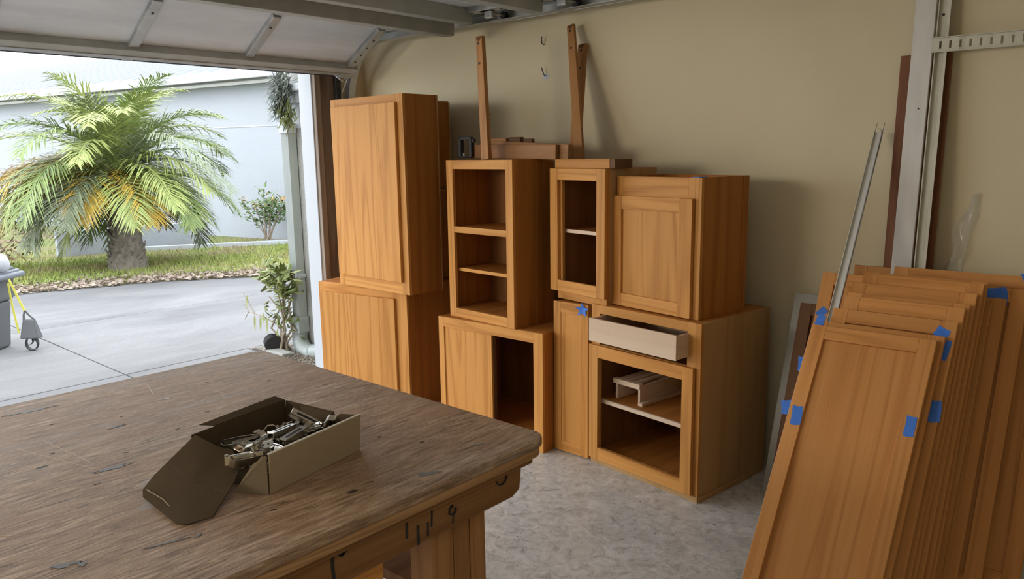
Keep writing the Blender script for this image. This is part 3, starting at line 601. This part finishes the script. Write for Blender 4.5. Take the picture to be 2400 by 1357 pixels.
# hinges: three shapes
def hinge_parts(kind, root):
    if kind == 0:      # overlay hinge: two leaves around a barrel
        MB().prism([(-.03,-.012,0),(.0,-.012,0),(.004,-.006,0),(.004,.006,0),(0,.012,0),(-.03,.012,0),(-.036,.006,0),(-.036,-.006,0)], (0,0,.003)).build('leaf', nickel, root, bevel=.0008)
        MB().strip([(.006,0,.004),(.012,0,.012),(.026,0,.016),(.040,0,.008),(.046,0,.010)], (0,.018,0), (0,0,.003)).build('wing', nickel, root)
        MB().tube([(.004,-.016,.004),(.004,.016,.004)], .0042, 10).build('barrel', dark_ni, root, smooth=False)
        for x_ in (-.024,-.008): MB().tube([(x_,0,.0028),(x_,0,.0038)], .0032, 8).build('screw_hole', black_m, root)
    elif kind == 1:    # long U shaped arm
        MB().box(-.045,.045,-.011,.011,.013,.016).box(-.045,.045,-.011,-.0085,0,.016).box(-.045,.045,.0085,.011,0,.016).build('arm', nickel, root, bevel=.001)
        MB().box(-.03,.03,-.003,.003,.016,.0168).build('slot', black_m, root)
        MB().tube([(.045,-.013,.006),(.045,.013,.006)], .005, 10).build('pivot', dark_ni, root)
        MB().strip([(.045,0,.006),(.06,0,.016),(.075,0,.012)], (0,.016,0), (0,0,.003)).build('link', dark_ni, root)
    else:              # open loop bracket
        p_ = [(-.05,0,0),(-.056,.01,0),(-.048,.021,0),(-.02,.02,0),(.02,.015,0),(.038,.006,0),(.034,-.002,0),(.01,-.004,0),(-.03,-.003,0),(-.05,0,0)]
        MB().strip(p_, (.0,.0,.02), (.002,.002,0)).build('loop', nickel, root)
        MB().box(-.03,.03,-.001,.012,.004,.0065).build('plate', dark_ni, root)
        MB().tube([(.034,.004,-.008),(.034,.004,.014)], .0045, 10).build('barrel', dark_ni, root)
kinds = [('overlay hinge with two leaves and barrel lying loose in the cardboard box','hinge'),('long channel shaped hinge arm lying in the cardboard box','hinge'),('open loop hinge bracket lying in the cardboard box','hinge')]
protos = {}
def put_hinge(kind, a, b, h, rot):
    if kind in protos: e = copy_tree(protos[kind])
    else:
        e = empty('hinge'); hinge_parts(kind, e); protos[kind] = e
    e.location = BO+bp(a,b,h); e.rotation_euler = rot; tag(e, kinds[kind][0], 'hinge', ('overlay hinges in the box','hinge arms in the box','loop brackets in the box')[kind]); return e
rh = random.Random(5)
for i in range(26):         # lower layers of the heap
    put_hinge(rh.choice((0,0,1,2)), rh.uniform(.05,LX-.05), rh.uniform(.06,LW-.06), .012+.017*(i//9)+rh.uniform(0,.006), (rh.uniform(-.35,.35), rh.uniform(-.35,.35), rh.uniform(0,6.28)))
ang = math.atan2(bu.y, bu.x)
put_hinge(1, .165,.09,.062,(.1,-.05,ang+.15)); put_hinge(1, .185,.15,.056,(-.1,.05,ang+.1)); put_hinge(2, .02,.075,.060,(.25,.15,ang-.05))
put_hinge(1, .255,.14,.070,(.5,.55,ang-.9)); put_hinge(0, .275,.085,.066,(.6,-.4,ang-1.5)); put_hinge(0, .085,.12,.062,(-.5,.3,ang+1.9)); put_hinge(0, .06,.16,.058,(.5,.2,ang+.6)); put_hinge(2, .1,.075,.062,(-.6,.2,ang+1.2))
put_hinge(0, .235,.085,.062,(-.3,.2,ang+.4)); put_hinge(0, .22,.2,.055,(.3,.3,ang+2.4)); put_hinge(0, .045,.1,.066,(1.2,.3,ang+.9))
for lb, args in (('bright open loop bracket sticking out of the box near the folded flap',(2,.005,.10,.066,(.15,-.1,ang+2.9))),):
    e = put_hinge(*args); tag(e, lb, 'hinge')
# ------------------------------------------------------------------ outside: neighbouring house
hd = Vector((-.981,-.194,0)); hn = Vector((.194,-.981,0)); HB = Vector((-13.83,8.66,-.05))
hs = empty('house', HB, label='low white house with metal roof across the driveway', cat='house')
def HP(s, n, z): return hd*s+hn*n+Vector((0,0,z))
def hbox(s0, s1, n0, n1, z0, z1): return MB().hexa([HP(s0,n0,z0),HP(s1,n0,z0),HP(s1,n1,z0),HP(s0,n1,z0)],[HP(s0,n0,z1),HP(s1,n0,z1),HP(s1,n1,z1),HP(s0,n1,z1)])
hbox(-7,16,-6,0,-.2,3.34).build('wall', house_m, hs)
hbox(-7.3,16.3,0,.012,2.33,2.35).build('wall_band', white_m, hs)
hbox(-7.4,16.4,.0,.36,3.20,3.26).build('soffit', stucco_m, hs)
gu = hbox(-7.4,16.4,.36,.46,3.24,3.40).build('gutter', white_m, hs, bevel=.01); hbox(-7.4,16.4,.33,.36,3.14,3.30).build('fascia', stucco_m, gu)
sp = .5
for i in range(47):
    s0 = -7.4+i*sp; a = [HP(s0,.44,3.38),HP(s0+sp-.012,.44,3.38),HP(s0+sp-.012,-3.6,4.70),HP(s0,-3.6,4.70)]
    rp = MB().prism(a, (0,0,.03)).build('roof_panel', roof_m, hs)
    MB().prism([HP(s0+sp-.05,.44,3.41),HP(s0+sp-.012,.44,3.41),HP(s0+sp-.012,-3.6,4.73),HP(s0+sp-.05,-3.6,4.73)], (0,0,.05)).build('seam', roof_m, rp)
# low white garden wall and kerb
a, b = Vector((-14.97,4.70,-.05)), Vector((-14.62,7.32,-.05)); t_ = (b-a).normalized(); n_ = Vector((-t_.y,t_.x,0))*.2
gw = MB().hexa([a,b,b+n_,a+n_],[p+Vector((0,0,.48)) for p in (a,b,b+n_,a+n_)]).build('garden_wall', house_m, None, bevel=.02); tag(gw, 'low white rendered garden wall behind the palm', 'wall')
a, b = Vector((-14.60,6.0,-.05)), Vector((-13.15,8.5,-.05)); t_ = (b-a).normalized(); n_ = Vector((-t_.y,t_.x,0))*.12
kb = MB().hexa([a,b,b+n_,a+n_],[p+Vector((0,0,.10)) for p in (a,b,b+n_,a+n_)]).build('kerb', white_m, None, bevel=.01); tag(kb, 'white kerb edging along the foot of the house', 'kerb')
o = MB().tube([(-14.35,6.85,-.05),(-14.35,6.85,.2)], .018, 8).build('garden_light', strut_m); tag(o, 'small stake light beside the kerb', 'lamp'); MB().tube([(-14.35,6.85,.2),(-14.35,6.85,.24)], .045, 10).build('cap', strut_m, o)

# ------------------------------------------------------------------ leaves and plants
def leafmat(name, a, b, rough=.5):
    m = base(name, a, rough); g = N(m); v = g.coord((1,1,1)); oi = g.n('ObjectInfo'); nn = g.noise(v,7,3)
    g.color(g.mix(g.step(nn,.3,.7), a, b)); g.p.inputs['Subsurface Weight'].default_value = 0
    return m
frond_g = leafmat('palm_green', (.21,.27,.075), (.13,.19,.055)); frond_l = leafmat('palm_light_green', (.34,.38,.12), (.235,.29,.08))
frond_y = leafmat('palm_yellow', (.50,.31,.03), (.36,.27,.06)); frond_d = leafmat('palm_dull', (.23,.26,.16), (.15,.185,.10))
bark_m = base('palm_bark', (.22,.19,.15), .9); g = N(bark_m); v = g.coord((1,1,1)); n_ = g.noise(v,14,5,.7); g.color(g.ramp(n_, (.3,(.12,.10,.085)),(.6,(.30,.26,.21)),(.8,(.42,.38,.31)))).bump(n_,.8,.03)
PB = Vector((-12.40,4.86,-.04)); rp = random.Random(11)
pm_ = empty('palm_tree', PB, label='short feathery date palm with arching green fronds on the lawn', cat='palm tree')
rings = [(0,.30),(.12,.27),(.3,.235),(.6,.21),(.9,.20),(1.2,.20),(1.45,.17)]
MB().tube([(0.03*math.sin(z*2),.02*z,z) for z,_ in rings], [r for _,r in rings], 18).build('trunk', bark_m, pm_)
tr_ = pm_.children[0]
sc = MB().prism([(0,-.055,0),(.02,0,-.02),(0,.055,0),(.03,.03,.09),(.045,0,.12),(.03,-.03,.09)], (-.02,0,.01)).mesh('leaf_base', bark_m)
for i in range(110):
    z = .04+1.35*i/110; a = i*2.399; r_ = .27-.075*min(1,z/.5)
    o = bpy.data.objects.new('leaf_base', sc); col.objects.link(o); o.parent = tr_; o.location = (r_*math.cos(a)-.01,r_*math.sin(a),z); o.rotation_euler = (rp.uniform(-.2,.2),rp.uniform(-.1,.35),a)
def frond(L, e0, e1, az, m, dens=60, ll=.42, org=(0,0,1.45), rr=rp):
    mb = MB(); n = 18; p = Vector(org); ca, sa = math.cos(az), math.sin(az); side = Vector((-sa,ca,0)); pts = [p.copy()]; tans = []; tw = rr.uniform(-.25,.25)
    for i in range(n):
        e = e0+(e1-e0)*(i/(n-1))**1.15; d = Vector((math.cos(e)*ca, math.cos(e)*sa, math.sin(e)))+side*tw*(i/n); d.normalize(); tans.append(d); p = p+d*(L/n); pts.append(p.copy())
    tans.append(tans[-1])
    mb.tube(pts, [.020*(1-.85*i/n)+.003 for i in range(n+1)], 5)
    for k in range(dens):
        q = .10+.9*k/dens; f_ = q*n; i = min(int(f_), n-1); u = f_-i; c_ = pts[i].lerp(pts[i+1], u); t = tans[i]; s_ = t.cross(Vector((0,0,1))); s_ = s_.normalized() if s_.length > .05 else side; nrm = s_.cross(t).normalized()
        l = ll*(.35+1.15*math.sin(math.pi*min(.98,q**.75))**.8)*rr.uniform(.8,1.1)*(1 if q < .9 else .75)
        for sg in (-1,1):
            up_ = rr.uniform(-.15,.55); d = (t*(.75+.5*q)+s_*sg*1.0+nrm*up_).normalized(); wv = (d.cross(nrm)).normalized()*.011
            m1 = c_+d*l*.5+Vector((0,0,-.03*l)); e_ = c_+d*l+Vector((0,0,-.28*l*rr.uniform(.5,1.3)))
            mb.add([c_-wv*.5,c_+wv*.5,m1+wv,m1-wv,e_], [(0,1,2,3),(3,2,4)])
    return mb.build('frond', m, pm_)
def az_img(deg): return deg
mats = [frond_g,frond_l,frond_l,frond_d]
NF = 66
for i in range(NF):
    az = i*2.399+rp.uniform(-.3,.3); lev = i/(NF-1); e0 = R(86-100*lev**1.05+rp.uniform(-9,9)); e1 = e0-R(rp.uniform(55,95)+25*math.sin(math.pi*lev)); e1 = max(e1, R(-84))
    if lev > .55 and math.cos(az+.37) > .8 and rp.random() < .75: continue
    if lev > .5 and math.cos(az+2.3) > .85 and rp.random() < .7: continue
    frond(rp.uniform(1.55,1.95)+.35*math.sin(math.pi*min(1,lev*1.15)), e0, e1, az, rp.choice(mats), ll=rp.uniform(.36,.46), org=(rp.gauss(0,.04),rp.gauss(0,.04),1.52-.16*lev))
for az, m, L_ in ((-2.75,frond_y,2.45),(-2.55,frond_y,2.5),(-2.2,frond_y,2.5),(-1.95,frond_y,2.35),(-2.35,frond_y,2.6),(-1.7,frond_y,2.2),(-2.4,frond_l,2.3),(math.atan2(-1.3,-1.45)+.15,frond_y,2.1),(math.atan2(-1.3,-1.45)+.5,frond_y,2.0),(math.atan2(-1.3,-1.45)-.2,frond_y,1.9),(math.atan2(-1,-.6),frond_y,1.9),(-.75,frond_y,1.6),(-.35,frond_l,1.8),(-1.0,frond_d,1.75),(-.1,frond_y,1.7)):
    frond(L_, R(34 if L_ > 2.15 else 20), R(-74), az, m, org=(0,0,1.38))
# dry shrub left of the palm
def leaf_cluster(mb, c_, n, spread, size, rr, flat=.5, wide=.45):
    for _ in range(n):
        p = Vector(c_)+Vector((rr.gauss(0,spread),rr.gauss(0,spread),rr.gauss(0,spread*.8))); a = rr.uniform(0,6.28); e = rr.uniform(-.6,.9); d = Vector((math.cos(a)*math.cos(e),math.sin(a)*math.cos(e),math.sin(e))); s_ = d.cross(Vector((0,0,1))).normalized(); n2 = s_.cross(d)
        l = size*rr.uniform(.7,1.25); w_ = l*wide
        mb.add([p,p+d*l*.4+s_*w_*.5-n2*.1*l,p+d*l,p+d*l*.4-s_*w_*.5-n2*.1*l,p+d*l*.45+n2*.02*l], [(0,1,4),(1,2,4),(2,3,4),(3,0,4)])
dry_m = leafmat('dry_leaf', (.36,.25,.13), (.25,.17,.09)); rr = random.Random(3)
sh = empty('shrub', (-13.9,3.2,-.05), label='dry brown shrub at the lawn edge left of the palm', cat='shrub')
mb = MB(); 
for _ in range(26): leaf_cluster(mb, (rr.gauss(0,.32),rr.gauss(0,.32),rr.uniform(.1,.75)), 26, .1, .13, rr, wide=.25)
mb.build('foliage', dry_m, sh); mb = MB()
for _ in range(14): mb.tube([(0,0,0),(rr.gauss(0,.12),rr.gauss(0,.12),.35),(rr.gauss(0,.3),rr.gauss(0,.3),.8)], [.02,.014,.006], 5)
mb.build('stems', bark_m, sh)
# flowering bush by the house
gl = leafmat('bush_green', (.15,.225,.07), (.10,.165,.055)); pinkf = base('pink_flower', (.78,.20,.26), .5); orangef = base('orange_flower', (.85,.42,.08), .5); bark2 = base('twig_bark', (.30,.25,.19), .9)
fb = empty('flower_bush', (-13.72,8.05,-.04), label='tall bush with pink and orange flowers beside the house', cat='bush'); rr = random.Random(8)
lv = MB(); st = MB(); fp = MB(); fo = MB()
for k in range(11):
    a = rr.uniform(0,6.28); r_ = rr.uniform(.05,.5); tz = rr.uniform(.65,1.15); tip = Vector((r_*math.cos(a)-.1,r_*math.sin(a),tz)); st.tube([(rr.gauss(0,.05),rr.gauss(0,.05),0),tip*.5+Vector((0,0,.05)),tip], [.014,.01,.005], 5)
    for q in (.6,.75,.9,1.0): leaf_cluster(lv, tip*q, 12, .07, .11, rr)
    if k%2: leaf_cluster(fp if rr.random() < .6 else fo, tip+Vector((0,0,.04)), 16, .035, .045, rr, wide=.9)
    leaf_cluster(fo, tip*.93, 5, .06, .04, rr, wide=.9)
lv.build('foliage', gl, fb); st.build('stems', bark2, fb); fp.build('pink_flowers', pinkf, fb); fo.build('orange_flowers', orangef, fb)
# ------------------------------------------------------------------ stucco pier, downspout and plants at its foot
pr = strut(B(-5.93,-5.07,3.76,4.4,-.1,2.9).build('wall_outer', stucco_m, None, bevel=.006), 'rough stucco pier outside the door opening')
B(-5.96,-5.07,3.725,3.76,2.1,2.2).build('band', white_m, pr, bevel=.008); B(-5.98,-5.07,3.68,3.76,2.2,2.26).build('cornice', white_m, pr, bevel=.012); B(-5.94,-5.07,3.752,3.76,1.90,2.1).build('frieze', white_m, pr, bevel=.004)
pale_m = base('pale_green_aluminium', (.36,.40,.395), .4); g = N(pale_m); v = g.coord((1,1,.2)); g.color(g.mix(g.step(g.noise(v,20,4),.35,.7), (.345,.385,.38), (.40,.43,.425)))
dp = empty('downspout', (-5.86,3.71,0), label='pale green downspout with ribbed elbow on the stucco pier', cat='downspout')
def DP(mb, name, m=pale_m, **k): return part(mb, name, m, dp, off=(5.86,-3.71,0), **k)
mb = MB(); prof_ = []
for i in range(9):       # fluted front
    u = i/8; prof_.append((-5.91+.105*u, 3.672+(.010 if i%2 else 0)))
poly = [(x,y,.26) for x,y in prof_]+[(-5.805,3.752,.26),(-5.91,3.752,.26)]
DP(MB().prism(poly, (0,0,1.68)), 'pipe'); DP(B(-5.93,-5.79,3.655,3.755,.62,.65), 'strap', white_m, bevel=.003); DP(B(-5.925,-5.795,3.66,3.755,1.86,1.94), 'collar', white_m, bevel=.004)
DP(B(-5.93,-5.785,3.645,3.755,.13,.27), 'coupling', bevel=.008)
pts = []; rads = []
for i in range(58):
    q = i/39*math.pi/2*.95; pts.append((-5.86+.17-.17*math.cos(q), 3.70-.02*q, .12-.15*math.sin(q)+.0)); rads.append(.066+(.006 if i%3 == 0 else 0))
pts = [(-5.86,3.70,.15)]+pts; rads = [.066]+rads
DP(MB().tube(pts, rads, 16), 'elbow', smooth=True)
e_ = Vector(pts[-1]); DP(MB().tube([e_,e_+Vector((.12,-.01,.02)),e_+Vector((.14,-.01,.024))], [.062,.062,.066], 16, cap=False), 'outlet', smooth=True)
DP(MB().tube([e_+Vector((.138,-.01,.024)),e_+Vector((.15,-.01,.026))], [.06,.05], 14), 'dark_mouth', strut_m)
# silvery air plant
air_m = leafmat('air_plant', (.20,.22,.20), (.13,.16,.13)); air_g = leafmat('air_plant_green', (.20,.22,.075), (.15,.18,.055)); rr = random.Random(21)
ap_ = empty('air_plant', (-5.74,3.63,2.1), label='spiky grey green air plant hanging at the downspout top', cat='plant')
def tufts(n, c0, c1, l, m, nm):
    mb = MB()
    for _ in range(n):
        q = rr.random(); c_ = Vector(c0).lerp(Vector(c1), q)+Vector((rr.gauss(0,.03),rr.gauss(0,.03),rr.gauss(0,.02))); a = rr.uniform(0,6.28); e = rr.uniform(-1.0,1.0); d = Vector((math.cos(a)*math.cos(e),math.sin(a)*math.cos(e)*.8-.25,math.sin(e))); s_ = d.cross(Vector((.3,.2,1))).normalized()*.007
        mid = c_+d*l*.6; tip = c_+d*l+Vector((0,0,-.05*rr.uniform(-.6,1))); mb.add([c_-s_,c_+s_,mid+s_*.6,mid-s_*.6,tip], [(0,1,2,3),(3,2,4)])
    mb.build(nm, m, ap_)
tufts(520, (-.03,0,.22), (-.05,0,-.06), .15, air_m, 'grey_leaves'); tufts(220, (-.02,0,-.02), (.03,.0,-.16), .11, air_g, 'green_leaves')
MB().tube([(.03,.02,-.16),(.02,0,-.2),(-.02,0,-.27)], .006, 5).build('root', bark2, ap_)
# croton shrub at the foot of the pier
cr_g = leafmat('croton_leaf', (.21,.24,.065), (.13,.18,.05)); cr_y = leafmat('croton_young_leaf', (.30,.31,.12), (.22,.25,.075)); rr = random.Random(17)
cs = empty('croton_shrub', (-5.93,3.58,-.04), label='leafy green shrub growing at the foot of the downspout', cat='shrub')
mb = MB()
for k in range(9): mb.tube([(rr.gauss(0,.05),rr.gauss(0,.04),0),(rr.gauss(0,.06),rr.gauss(0,.04),.2),(.08+rr.gauss(0,.1),rr.gauss(0,.06),.42+rr.random()*.3)], [.012,.009,.006], 6)
mb.tube([(0,0,.15),(-.08,-.01,.24),(-.3,-.02,.285),(-.52,-.03,.30),(-.60,-.03,.22)], [.007,.006,.005,.004,.003], 6); mb.tube([(-.42,-.03,.30),(-.5,-.03,.38),(-.60,-.03,.47)], [.005,.004,.003], 6); mb.tube([(-.52,-.03,.30),(-.60,-.03,.37)], [.004,.003], 6)
mb.build('stems', bark2, cs)
mb = MB(); mb2 = MB()
for c_, n in (((-.12,0,.70),46),((-.03,0,.72),50),((.07,0,.68),44),((-.18,0,.60),30),((.0,-.02,.60),40),((.1,0,.56),36),((.05,0,.48),24)): leaf_cluster(mb, c_, n//2, .06, .105, rr, wide=.5); leaf_cluster(mb2, c_, n//3, .07, .10, rr, wide=.5)
for c_, n in (((.0,0,.38),34),((-.06,-.02,.33),24),((.08,0,.30),30),((.06,0,.2),16)): leaf_cluster(mb, c_, n//2, .05, .08, rr, wide=.4)
mb.build('foliage', cr_g, cs); mb2.build('young_foliage', cr_y, cs)
for x, z, s_ in ((-.21,.25,1),(-.32,.25,1),(-.42,.25,1.1),(-.05,.17,1.0),(-.53,.42,.7),(-.26,.29,.6)):     # single hanging leaves
    l = .12*s_; lf = MB().add([(x,-.03,z+.04),(x+.025,-.035,z-.0*l),(x+.018,-.04,z-l*.6),(x+.006,-.04,z-l),(x-.02,-.035,z-l*.5),(x-.022,-.03,z),(x,-.025,z-l*.35)], [(0,1,6),(1,2,6),(2,3,6),(3,4,6),(4,5,6),(5,0,6)]).build('leaf', cr_y, cs)
# rubble, drain pipe end, mulch
rib = empty('drain_pipe', (-6.02,3.52,-.04), (0,0,R(-25)), 'short black corrugated drain pipe lying by the shrub', 'pipe')
pts = [(-.0,.0,.07+.001*i) if 0 else (-.07+.16*i/23,0,.075) for i in range(24)]
MB().tube(pts, [.075 if i%2 else .066 for i in range(24)], 16).build('ribbed_tube', black_m, rib); MB().tube([(-.072,0,.075),(-.069,0,.075)], .06, 16).build('mouth', black_m, rib)
mu = MB(); rr = random.Random(31)
for _ in range(1500):
    p = Vector((rr.uniform(-6.25,-5.3),rr.uniform(3.42,3.74),-.036+rr.random()*.012)); a = rr.uniform(0,3.14); d = Vector((math.cos(a),math.sin(a),rr.uniform(-.1,.2)))*rr.uniform(.015,.045); s_ = Vector((-math.sin(a),math.cos(a),0))*.004; mu.add([p-s_,p+s_,p+d+s_,p+d-s_], [(0,1,2,3)])
o = mu.build('mulch', leafmat('mulch_straw', (.28,.235,.185), (.18,.14,.095))); tag(o, 'dry straw mulch at the foot of the pier', 'mulch', None, 'stuff')
o = MB().prism([(-.14,-.06,0),(.12,-.05,0),(.14,.05,0),(-.1,.06,0)], (.01,0,.045)).build('edging_stone', stucco_m, None, bevel=.012); o.location = (-5.84,3.47,-.04); tag(o, 'pale flat stone in front of the mulch', 'stone')
o = MB().tube([(-5.35,3.60,-.04),(-5.352,3.60,.45),(-5.35,3.60,.62)], .012, 8).build('conduit', pale_m); tag(o, 'thin pale green pipe rising beside the pier', 'pipe'); MB().tube([(-5.35,3.60,.60),(-5.35,3.60,.70)], .026, 10).build('green_cap', base('bright_green', (.30,.55,.10), .5), o)
# ------------------------------------------------------------------ rubbish bin with strap
bin_m = base('bin_plastic', (.10,.105,.11), .5); bin_l = base('bin_rim_plastic', (.15,.165,.19), .45)
bn = empty('wheelie_bin', (-8.18,1.80,-.04), (0,0,R(40)), 'dark grey rubbish bin cut off at the left edge', 'bin')
MB().hexa([(-.2,-.2,0),(.2,-.2,0),(.2,.2,0),(-.2,.2,0)],[(-.23,-.23,.44),(.23,-.23,.44),(.23,.23,.44),(-.23,.23,.44)]).build('body', bin_m, bn, bevel=.03, seg=4)
MB().hexa([(-.25,-.25,.44),(.25,-.25,.44),(.25,.25,.44),(-.25,.25,.44)],[(-.265,-.265,.66),(.265,-.265,.66),(.265,.265,.66),(-.265,.265,.66)]).build('upper_body', bin_m, bn, bevel=.03, seg=4)
B(-.33,.33,-.33,.33,.645,.695).build('rim', bin_l, bn, bevel=.02, seg=3); B(-.27,.27,-.27,.27,.695,.75).build('lid', bin_m, bn, bevel=.02); MB().tube([(.27,-.3,.70),(.27,.3,.70)], .02, 10).build('handle', bin_l, bn)
o = MB().tube([(0,0,.0),(.02,0,.06),(0,.01,.12),(.01,0,.22)], [.14,.15,.12,.05], 12).build('orange_sack', base('orange_sack', (.80,.45,.10), .6)); o.location = (-8.19,1.76,.712); tag(o, 'orange sack lying on the dark bin', 'sack')
o = MB().tube([(-.06,.1,.0),(0,.12,.05),(.05,.14,.1)], [.09,.1,.05], 10).build('white_bag', white_m, None, smooth=True); o.location = (-8.05,1.91,.712); tag(o, 'white bag bundled on the dark bin', 'bag')
st_y = base('yellow_strap', (.66,.62,.10), .6); sb = empty('strap_bag', (-7.81,2.15,-.04), (0,0,R(40)), 'grey weight bag hanging from a yellow strap beside the bin', 'bag')
MB().strip([(-.14,0,.66),(-.10,0,.55),(-.06,0,.44),(-.03,0,.36)], (.02,0,.006), (0,.004,0)).build('strap', st_y, sb); MB().strip([(-.15,0,.62),(-.14,0,.42),(-.11,0,.16)], (.018,0,0), (0,.004,0)).build('strap', st_y, sb)
MB().strip([(-.03,0,.37),(.0,0,.33),(.05,0,.285)], (.018,0,.004), (0,.006,0)).build('strap', bin_m, sb); MB().strip([(-.03,0,.37),(-.045,0,.33),(-.05,0,.28)], (.018,0,.004), (0,.006,0)).build('strap', bin_m, sb)
MB().hexa([(-.085,-.04,.115),(.09,-.04,.115),(.09,.04,.115),(-.085,.04,.115)],[(-.05,-.02,.29),(.05,-.02,.29),(.05,.02,.29),(-.05,.02,.29)]).build('bag_body', bin_m, sb, bevel=.012, seg=3)
mb = MB(); mb.strip([(.055*math.cos(a)-.0,0,.065+.06*math.sin(a)) for a in [i*6.283/20 for i in range(21)]], (0,.035,0), (.004,0,.008)); mb.build('loop', black_m, sb); MB().strip([(-.03,0,.05),(-.005,0,.06),(.015,0,.085),(.01,0,.11)], (0,.03,0), (.004,0,.006)).build('loop_tongue', black_m, sb)
# ------------------------------------------------------------------ grass
grass_m = base('grass_blades', (.3,.4,.1), .6); g = N(grass_m); v = g.coord((1,1,1), False); n_ = g.noise(v,.9,5,.6,.3); n2 = g.noise(v,25,2)
c = g.ramp(n_, (.36,(.40,.33,.19)),(.46,(.36,.38,.11)),(.58,(.29,.38,.075))); g.color(g.mix(n2, c, g.mix(.4,c,(.32,.32,.11))))
rr = random.Random(41); mb = MB(); vs = []; fs = []
def edge_x(y):
    for (x0,y0),(x1,y1) in zip(EDGE, EDGE[1:]):
        if y0 <= y <= y1: return x0+(x1-x0)*(y-y0)/(y1-y0)
    return -9
for _ in range(42000):
    y = rr.uniform(1.2,10); x = edge_x(y)-abs(rr.gauss(0,2.2))-rr.random()*.15
    if x < -17 or (x-HB.x)*hn.x+(y-HB.y)*hn.y < .06 or (-15.25 < x < -14.5 and 4.6 < y < 7.4) or (x-PB.x)**2+(y-PB.y)**2 < .1: continue
    h = rr.uniform(.03,.09)*(.5 if x > edge_x(y)-.5 else 1); a = rr.uniform(0,6.28); w_ = .008; k = len(vs); lx, ly = rr.gauss(0,.03), rr.gauss(0,.03)
    vs += [(x-w_*math.cos(a),y-w_*math.sin(a),-.03),(x+w_*math.cos(a),y+w_*math.sin(a),-.03),(x+lx,y+ly,-.03+h)]; fs.append((k,k+1,k+2))
mb.v = vs; mb.f = fs; o = mb.build('grass', grass_m); tag(o, 'short patchy grass on the lawn under the palm', 'grass', None, 'stuff')

# dry leaf litter along the driveway edge
rr = random.Random(77); vs = []; fs = []
for _ in range(9000):
    y = rr.uniform(.5,9.3); x = edge_x(y)-abs(rr.gauss(0,.6))+.10; z = -.024+rr.random()*.03; a = rr.uniform(0,6.28); l = rr.uniform(.02,.055); w_ = l*.35; k = len(vs); t_ = rr.uniform(-.02,.03)
    vs += [(x,y,z),(x+l*math.cos(a)-w_*math.sin(a),y+l*math.sin(a)+w_*math.cos(a),z+t_),(x+2*l*math.cos(a),y+2*l*math.sin(a),z),(x+l*math.cos(a)+w_*math.sin(a),y+l*math.sin(a)-w_*math.cos(a),z-t_*.4)]; fs.append((k,k+1,k+2,k+3))
mb = MB(); mb.v = vs; mb.f = fs; o = mb.build('leaf_litter', leafmat('leaf_litter_brown', (.40,.32,.26), (.25,.19,.145))); tag(o, 'dry brown leaf litter along the driveway edge', 'leaf litter', None, 'stuff')
